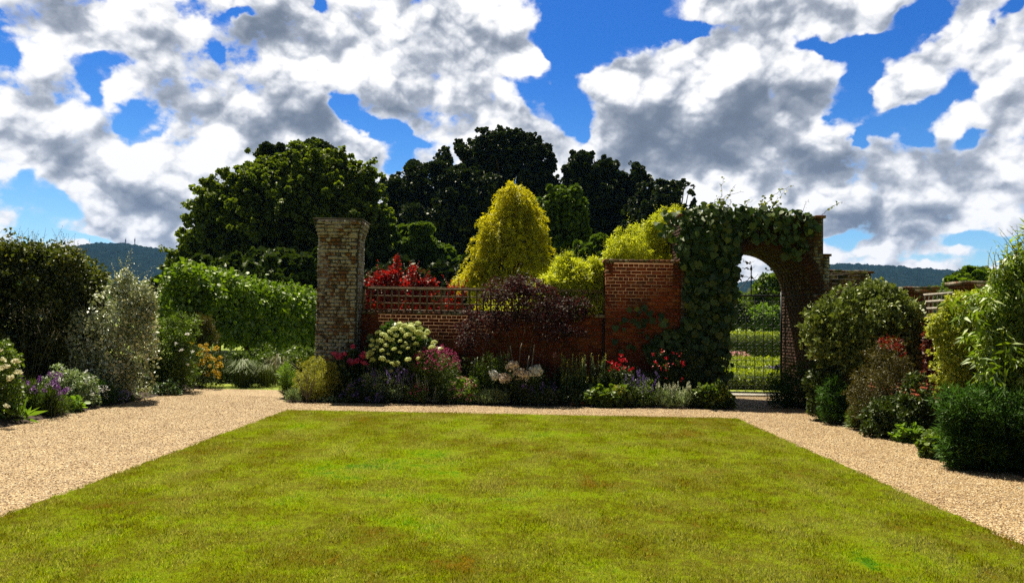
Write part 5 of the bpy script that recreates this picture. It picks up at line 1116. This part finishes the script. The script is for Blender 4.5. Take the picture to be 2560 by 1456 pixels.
# ---- the climbing vine on the arch
def vine():
    t = thing('climbing_vine', 'large leaved vine smothering the top and left side of the brick arch', 'climber', (P(1760, 900, YW).x, YW-.1, 0))
    mb, st, yg = MB(), MB(), MB()
    R = [(1700, 560, 60, 40, 45), (1760, 545, 60, 35, 55), (1840, 540, 60, 32, 50), (1920, 540, 60, 26, 34), (1990, 550, 50, 24, 16), (1740, 620, 50, 60, 110), (1790, 640, 60, 80, 190), (1760, 720, 50, 70, 160), (1800, 760, 45, 80, 170), (1770, 820, 60, 70, 190), (1740, 880, 60, 50, 150), (1700, 860, 70, 45, 120), (1790, 900, 45, 60, 130), (1660, 870, 50, 30, 45), (1806, 690, 34, 60, 95), (1828, 612, 18, 45, 34), (1988, 610, 30, 40, 26), (1950, 585, 40, 24, 14), (2030, 565, 16, 18, 6), (1870, 575, 50, 28, 30), (1700, 940, 50, 30, 60), (1760, 950, 55, 45, 110), (1640, 830, 40, 50, 14), (1600, 790, 30, 40, 7), (1560, 830, 25, 60, 5)]
    for px, py, rx, ry, n in R:
        a = RNG.uniform(0, 6.28, n*2); q = RNG.random(n*2)**.5; x = px+rx*q*np.cos(a); y = py+ry*q*np.sin(a)
        pos = []
        for u, v in zip(x, y):
            p = P(u, v, YW-.04-abs(RNG.normal(0, .10))); 
            if (OX0+.3 < p.x < OX1-.02 and p.z < ASP+AR*.72) : p = P(u, v, YW+RNG.uniform(.0, .9)); 
            if p.x > OX0+(.02 if p.z < 1.9 else .22)+.2*RNG.random() and p.z < ASP and p.x < OX1: continue
            pos.append(tuple(p))
        pos = np.array(pos); m_ = len(pos); ax = RNG.normal(0, .45, (m_, 3)); ax[:, 2] -= .9; ax[:, 1] -= .35; nr = RNG.normal(0, .35, (m_, 3)); nr[:, 1] -= 1; nr[:, 2] += .55
        scatter(mb, T_HEART, pos, ax, nr, np.exp(RNG.normal(-2.1, .38, m_)).clip(.05, .17))
    # over the top of the arch, leaves lie in the sun
    n = 420; x = RNG.uniform(1700, 2035, n); xw = np.array([P(u, 540, YW).x for u in x]); hgt = .05+.16*np.abs(perlin(xw*2, xw*0, 3))+.16*np.exp(-((x-1800)/50)**2)+.12*np.exp(-((x-1925)/35)**2)
    hgt *= np.clip((2050-x)/60, .15, 1)
    pos = np.stack([xw, RNG.uniform(YW-.2, YW+1.4, n), AZT+.03+hgt*RNG.random(n)*1.3], -1); scatter(mb, T_HEART, pos, RNG.normal(0, .6, (n, 3))-[0, .4, .2], RNG.normal(0, .4, (n, 3))+[0, -.3, 1], np.exp(RNG.normal(-2.2, .35, n)).clip(.05, .18))
    def shoot(p0, p1, sag, n_=14, s=.10):
        a, b = np.array(P(*p0, YW+.1)), np.array(P(*p1, YW-.15)); p = curve(a, b, sag, 14, .012); tube(st, p, np.linspace(.007, .0025, 14), 4)
        k = RNG.random(n_); q = np.array([p[int(v*13)] for v in k])+RNG.normal(0, .02, (n_, 3)); scatter(yg, T_HEART, q, RNG.normal(0, .6, (n_, 3)), RNG.normal(0, .5, (n_, 3))+[0, -.4, .6], s*RNG.uniform(.5, 1.1, n_)*(1.15-.75*k))
    for a_, b_, sg, nn, s in (((1785, 545), (1808, 441), (.05, 0, .0), 16, .10), ((1800, 540), (1840, 462), (0, 0, .1), 16, .11), ((1775, 545), (1860, 480), (-.1, 0, .15), 14, .10), ((1900, 545), (1985, 464), (-.1, 0, .12), 24, .12), ((1920, 545), (1960, 480), (0, 0, .08), 18, .12), ((1890, 545), (1915, 488), (0, 0, .05), 14, .1), ((2050, 545), (2107, 503), (-.02, 0, .05), 10, .10), ((2000, 548), (2022, 498), (0, 0, .04), 5, .05), ((1755, 545), (1735, 510), (0, 0, .05), 5, .05), ((1760, 540), (1800, 490), (0, 0, .05), 16, .12), ((1850, 540), (1880, 500), (0, 0, .05), 10, .1), ((1815, 540), (1830, 500), (0, 0, 0), 16, .12), ((1930, 540), (1950, 505), (0, 0, 0), 14, .13)):
        shoot(a_, b_, sg, nn, s)
    for a_, b_ in (((1858, 650), (1888, 652)), ((1855, 668), (1885, 665)), ((1858, 690), (1900, 686)), ((1935, 660), (1915, 678))): shoot(a_, b_, (0, 0, -.05), 5, .09)
    for _ in range(14):
        x0 = RNG.uniform(1740, 1800); p = [P(x0+RNG.normal(0, 12), y, YW-.05) for y in np.linspace(980, 560, 9)]; tube(st, p, np.linspace(.02, .008, 9), 5)
    mb.build('leaves', VINE, t); yg.build('young_leaves', VINEY, t); st.build('stems', M_BARK, t)
vine()

# ---- right side
plant('rosemary', 'dark fine leaved bush at the right foot of the archway', 'shrub', 16.3, [(1965, 945, 38, 38), (2000, 975, 45, 38), (1950, 985, 30, 28), (2030, 950, 35, 45)], 14000, T_LONG, .05, BLUEG, puff=.28, npuff=26, droop=-.3)
plant('olive_shrub', 'large rounded grey green shrub with glossy leaves left of the timber lattice', 'shrub', 14.3, [(2150, 800, 95, 80), (2080, 840, 65, 70), (2220, 790, 70, 60), (2250, 840, 55, 70), (2130, 880, 80, 60), (2190, 740, 40, 35), (2060, 800, 35, 35), (2230, 900, 60, 60), (2290, 870, 25, 50)], 34000, T_LEAF, .072, OLIVE, stem_mat=M_BARKP, stems=10, puff=.2, npuff=60, droop=-.5, fill=.12, rag=1.8, sprig=110, sprig_kw=dict(length=.26, step=.022, size=.07))
plant('barberry', 'olive brown bush tinged red at its top in front of the big rounded shrub', 'shrub', 12.9, [(2215, 900, 45, 55), (2190, 960, 50, 50), (2240, 960, 40, 50), (2160, 985, 40, 40)], 15000, T_LONG, .04, BERB, puff=.28, npuff=26, droop=-.4, stem_mat=M_BARK)
plant('red_shoots', 'cluster of fiery red new shoots above the olive brown bush', 'shrub', 12.9, [(2225, 858, 22, 16), (2250, 880, 12, 14), (2200, 852, 8, 8)], 330, T_LONG, .045, RED_, stem_mat=M_BARK, droop=-.5, puff=.4)
plant('red_shoots', 'dark red leaved shrub in the gap beside the brick wall', 'shrub', 13.2, [(2330, 870, 22, 30), (2335, 920, 20, 40), (2320, 850, 12, 20)], 1800, T_LEAF, .05, L_('dark_red_leaf', [(.06, .012, .01), (.12, .02, .015), (.2, .04, .03)]), stem_mat=M_BARK)
plant('spurge', 'feathery blue green spurge clump at the path edge below the rounded shrub', 'plant', 13.7, [(2085, 985, 35, 32), (2100, 1020, 30, 22), (2125, 1000, 30, 35)], 6500, T_BLADE, .075, BLUEG, droop=-.2, puff=.3, npuff=24)
plant('spurge', 'paler spurge tuft beside the path, right of the feathery clump', 'plant', 13.0, [(2160, 1030, 30, 25), (2140, 1045, 22, 18)], 2600, T_BLADE, .08, GREEN, droop=-.3)
plant('dark_undergrowth', 'dark leafy undergrowth along the wall behind the right path edge', 'shrub', 12.2, [(2240, 1030, 60, 40), (2300, 1010, 45, 60), (2200, 1050, 40, 25), (2060, 960, 40, 40, 2.0)], 12000, T_LEAF, .06, DARK)
plant('cranesbill', 'bright green low leafy plant on the gravel edge, farther of the pair', 'plant', 11.7, [(2270, 1082, 30, 16), (2300, 1088, 24, 14)], 1700, T_ROUND, .06, LGREEN, up=1, stems=0)
plant('cranesbill', 'larger bright green low plant on the gravel edge, nearer the viewer', 'plant', 10.3, [(2345, 1115, 36, 22), (2370, 1130, 28, 18), (2325, 1105, 22, 14)], 2800, T_ROUND, .06, GREEN, up=1, stems=0)
plant('euonymus', 'yellow and green variegated shrub climbing the right hand wall', 'shrub', 11.6, [(2400, 860, 55, 60), (2430, 800, 50, 45), (2380, 930, 42, 50), (2460, 900, 50, 60), (2430, 960, 50, 40), (2350, 820, 26, 40), (2450, 760, 30, 30), (2400, 770, 40, 34)], 36000, T_LEAF, .042, VARI, puff=.26, npuff=36, out=.8, stem_mat=M_BARKP)
def climber():
    t = plant('big_leaf_climber', 'tall shrub with long drooping bright green leaves at the right edge', 'climber', 10.1, [(2560, 1000, 80, 70), (2500, 950, 45, 60), (2540, 760, 70, 90), (2590, 680, 70, 90), (2500, 850, 60, 70), (2560, 900, 80, 90), (2480, 760, 45, 40), (2620, 820, 90, 120), (2520, 690, 35, 40), (2580, 990, 80, 60), (2640, 640, 70, 70)], 26000, T_LONG, .105, L_('drooping_leaf', [(.085, .15, .006), (.18, .28, .010), (.45, .52, .05)], trans=.4, gloss=.08), sprig=24, sprig_kw=dict(length=.4, step=.05, size=.11), droop=.7, up=.6, puff=.26, npuff=36, stem_mat=M_BARK, stems=10, sr=.03)
    m, s = MB(), MB()
    for x, y in RNG.uniform((2470, 640), (2570, 700), (26, 2)): 
        b = np.array(P(x, y+30-(x-2470)*.55, 10.0)); sprigs(m, s, [b], [np.array([RNG.normal(-.1, .3), 0, 1])], .32, T_LEAF, .055, .03, .004)
    m.build('young_leaves', L_('young_leaf', [(.14, .15, .02), (.24, .25, .04), (.36, .36, .07)]), t); s.build('twigs', M_STEM, t)['kind'] = 'stuff'
    m = MB(); pts = []
    for (x, y) in ((2390, 750), (2400, 790), (2430, 775), (2440, 800), (2480, 960), (2500, 920), (2530, 870), (2450, 900), (2470, 1000), (2535, 900)):
        k = 14; p = np.array(P(x, y, 9.6))+RNG.normal(0, .05, (k, 3)); scatter(m, T_LONG, p, RNG.normal(0, .6, (k, 3))-[0, 0, .5], RNG.normal(0, .5, (k, 3))+[0, -.3, .8], RNG.uniform(.12, .2, k))
    m.build('hanging_leaves', LIME, t)
climber()
plant('spurge', 'big feathery dark green spurge in the bottom right corner of the bed', 'plant', 9.5, [(2450, 1040, 75, 60), (2530, 1060, 70, 70), (2400, 1010, 50, 45), (2590, 1080, 60, 60), (2440, 1100, 60, 40), (2500, 1120, 60, 40)], 21000, T_BLADE, .10, BLUEG, droop=-.1, puff=.26, npuff=34, stems=10)
plant('garden_tree', 'small dark round topped tree beyond the right wall', 'tree', 26, [(2440, 695, 30, 20), (2400, 705, 25, 14), (2420, 730, 50, 25)], 3600, T_CLUMP, .16, GREEN, stem_mat=M_BARK, sr=.08)
plant('orchard_hedge', 'light green hedge tops showing over the right boundary wall', 'hedge', 21, [(2300, 745, 40, 18), (2340, 735, 30, 16), (2270, 745, 30, 20), (2400, 760, 60, 25), (2500, 770, 60, 30)], 9000, T_LEAF, .09, L_('hedge_light', [(.05, .08, .02), (.09, .13, .03), (.15, .19, .05)]), sprig=30)

# ---- garden seen through the gate
def box_hedge(lb, x0, x1, y0, y1, h, n, mat, z0=0.0):
    t = thing('box_hedge', lb, 'hedge', ((x0+x1)/2, (y0+y1)/2, 0)); c = MB(); hh = h*.93
    box(c, x0+.05, x1-.05, y0+.05, y1-.05, 0, h-.07); c.build('inner_twigs', DARK, t)
    P_ = []; U = []
    A = [(x1-x0)*(y1-y0), (x1-x0)*h, (x1-x0)*h, (y1-y0)*h, (y1-y0)*h]; s = sum(A)
    for k, a in enumerate(A):
        m_ = int(n*a/s); X, Y, Z = RNG.uniform(x0, x1, m_), RNG.uniform(y0, y1, m_), RNG.uniform(0, h, m_); u = np.zeros((m_, 3))
        if k == 0: Z[:] = h; u[:, 2] = 1
        elif k == 1: Y[:] = y0; u[:, 1] = -1
        elif k == 2: Y[:] = y1; u[:, 1] = 1
        elif k == 3: X[:] = x0; u[:, 0] = -1
        else: X[:] = x1; u[:, 0] = 1
        P_.append(np.stack([X, Y, Z], -1)+RNG.normal(0, .03, (m_, 3))); U.append(u)
    p, u = np.concatenate(P_), np.concatenate(U); mb = MB(); scatter(mb, T_LEAF, p, u+rdir(len(p)), rdir(len(p))+u, .05*RNG.uniform(.7, 1.3, len(p))*(1+.02*y0)); mb.build('foliage', mat, t)
BOXM = L_('box_leaf', [(.16, .21, .008), (.27, .33, .010), (.38, .42, .02)], trans=.4)
box_hedge('nearest low clipped box hedge seen through the iron gate', 3.6, 9.5, 21.0, 21.9, .42, 9000, BOXM)
box_hedge('second low clipped box hedge beyond the iron gate', 3.8, 10.5, 25.0, 25.7, .45, 7000, BOXM)
box_hedge('third low clipped box hedge beyond the iron gate', 3.8, 11.5, 28.2, 28.9, .5, 7000, BOXM)
box_hedge('tall light green clipped hedge block beyond the gate garden', 4.6, 15, 35, 36.2, 1.35, 15000, BOXM)
t = plant('pink_bedding', 'strip of pale pink flowers beyond the low hedges behind the gate', 'flower', 31, [(1840, 888, 34, 9), (1810, 886, 26, 9)], 1500, T_LEAF, .07, MID, stems=0)
florets(t, 'blossoms', P_ROSE, PLANTS[t.name], 500, .07); 
t = plant('violet_bedding', 'patch of dark violet flowers at the right beyond the gate', 'flower', 23.4, [(1925, 922, 18, 7), (1950, 918, 14, 6)], 700, T_LEAF, .05, DARK, stems=0)
florets(t, 'blossoms', P_VIO, PLANTS[t.name], 160, .05)
plant('gate_shrub', 'round green shrub right of centre beyond the gate', 'shrub', 38, [(1915, 795, 35, 28), (1940, 800, 25, 28)], 6000, T_LEAF, .14, LGREEN)
plant('gate_shrub', 'darker green shrub left of centre beyond the gate', 'shrub', 39, [(1840, 790, 40, 32), (1870, 800, 30, 26), (1800, 780, 40, 40)], 7000, T_LEAF, .14, GREEN)
tree('orchard_tree', 'green tree leaning in from the right behind the gate', 42, [(1925, 712, 34, 26), (1955, 700, 30, 30), (1940, 740, 40, 24), (1900, 750, 30, 18)], 9000, .16, GREEN, 1940, .12, tmpl=T_LEAF)
tree('orchard_tree', 'low green tree at the left behind the gate', 44, [(1810, 740, 40, 26), (1845, 755, 30, 20), (1780, 730, 40, 30)], 7000, .18, MID, 1815, .12, tmpl=T_LEAF)

# far wood: a band of tree tops nobody could count
def far_wood():
    n = 26000; mb = MB()
    a = RNG.uniform(-.95, .95, n); Y = RNG.uniform(150, 330, n); X = np.tan(a)*Y
    ztop = 6.5+1.8*perlin(X*.09, Y*.09, 41)*2+1.2*np.abs(perlin(X*.22, Y*.22, 42))*2+(Y-150)*.012
    Z = ztop*RNG.uniform(.35, 1, n)**.6; pos = np.stack([X, Y, Z], -1)
    scatter(mb, T_CLUMP, pos, rdir(n), rdir(n)+[0, -.4, .5], RNG.uniform(1.4, 3.0, n)); o = mb.build('far_wood', L_('far_wood_leaf', [(.03, .055, .015), (.045, .08, .02), (.07, .11, .03)], scale=.03)); o['kind'] = 'stuff'
far_wood()

def litter():
    n = 900; X = np.concatenate([-7.5+RNG.exponential(.35, n//2), 5.75-RNG.exponential(.3, n//2)]); Y = RNG.uniform(8, 17, len(X)); k = (X < LX0-.05) | (X > LX1+.05); X, Y = X[k], Y[k]; n = len(X)
    mb = MB(); scatter(mb, T_LEAF, np.stack([X, Y, np.full(n, .012)], -1), rdir(n)*[1, 1, .15], RNG.normal(0, .25, (n, 3))+[0, 0, 1], RNG.uniform(.015, .045, n))
    o = mb.build('fallen_leaves', L_('litter', [(.05, .03, .012), (.12, .08, .03), (.25, .22, .08)])); o['kind'] = 'stuff'
litter()
# ------------------------------------------------------------------ air
if HAZE > 0:
    hb = MB(); box(hb, -2200, 2200, -30, 1990, -1.05, 210); m, t, o = new_mat('haze_air')
    v = t.new('ShaderNodeVolumePrincipled'); v.inputs['Color'].default_value = (.20, .46, 1.0, 1); v.inputs['Density'].default_value = HAZE
    t.put(o.inputs['Volume'], v.outputs[0]); h = hb.build('haze', m); h['kind'] = 'stuff'
for o in sc.objects:
    for k in ('_abs', '_e'):
        if k in o: del o[k]
sc.view_settings.view_transform = 'Standard'; sc.view_settings.look = 'None'; sc.view_settings.gamma = 1; sc.view_settings.exposure = EXPO
sc.view_settings.use_curve_mapping = False
sc.render.engine = 'CYCLES'
cy = sc.cycles
cy.max_bounces = 7; cy.diffuse_bounces = 3; cy.glossy_bounces = 2; cy.transmission_bounces = 5; cy.transparent_max_bounces = 6; cy.volume_bounces = 0
cy.use_adaptive_sampling = True; cy.adaptive_threshold = 0.005
cy.caustics_reflective = False; cy.caustics_refractive = False
cy.use_denoising = False
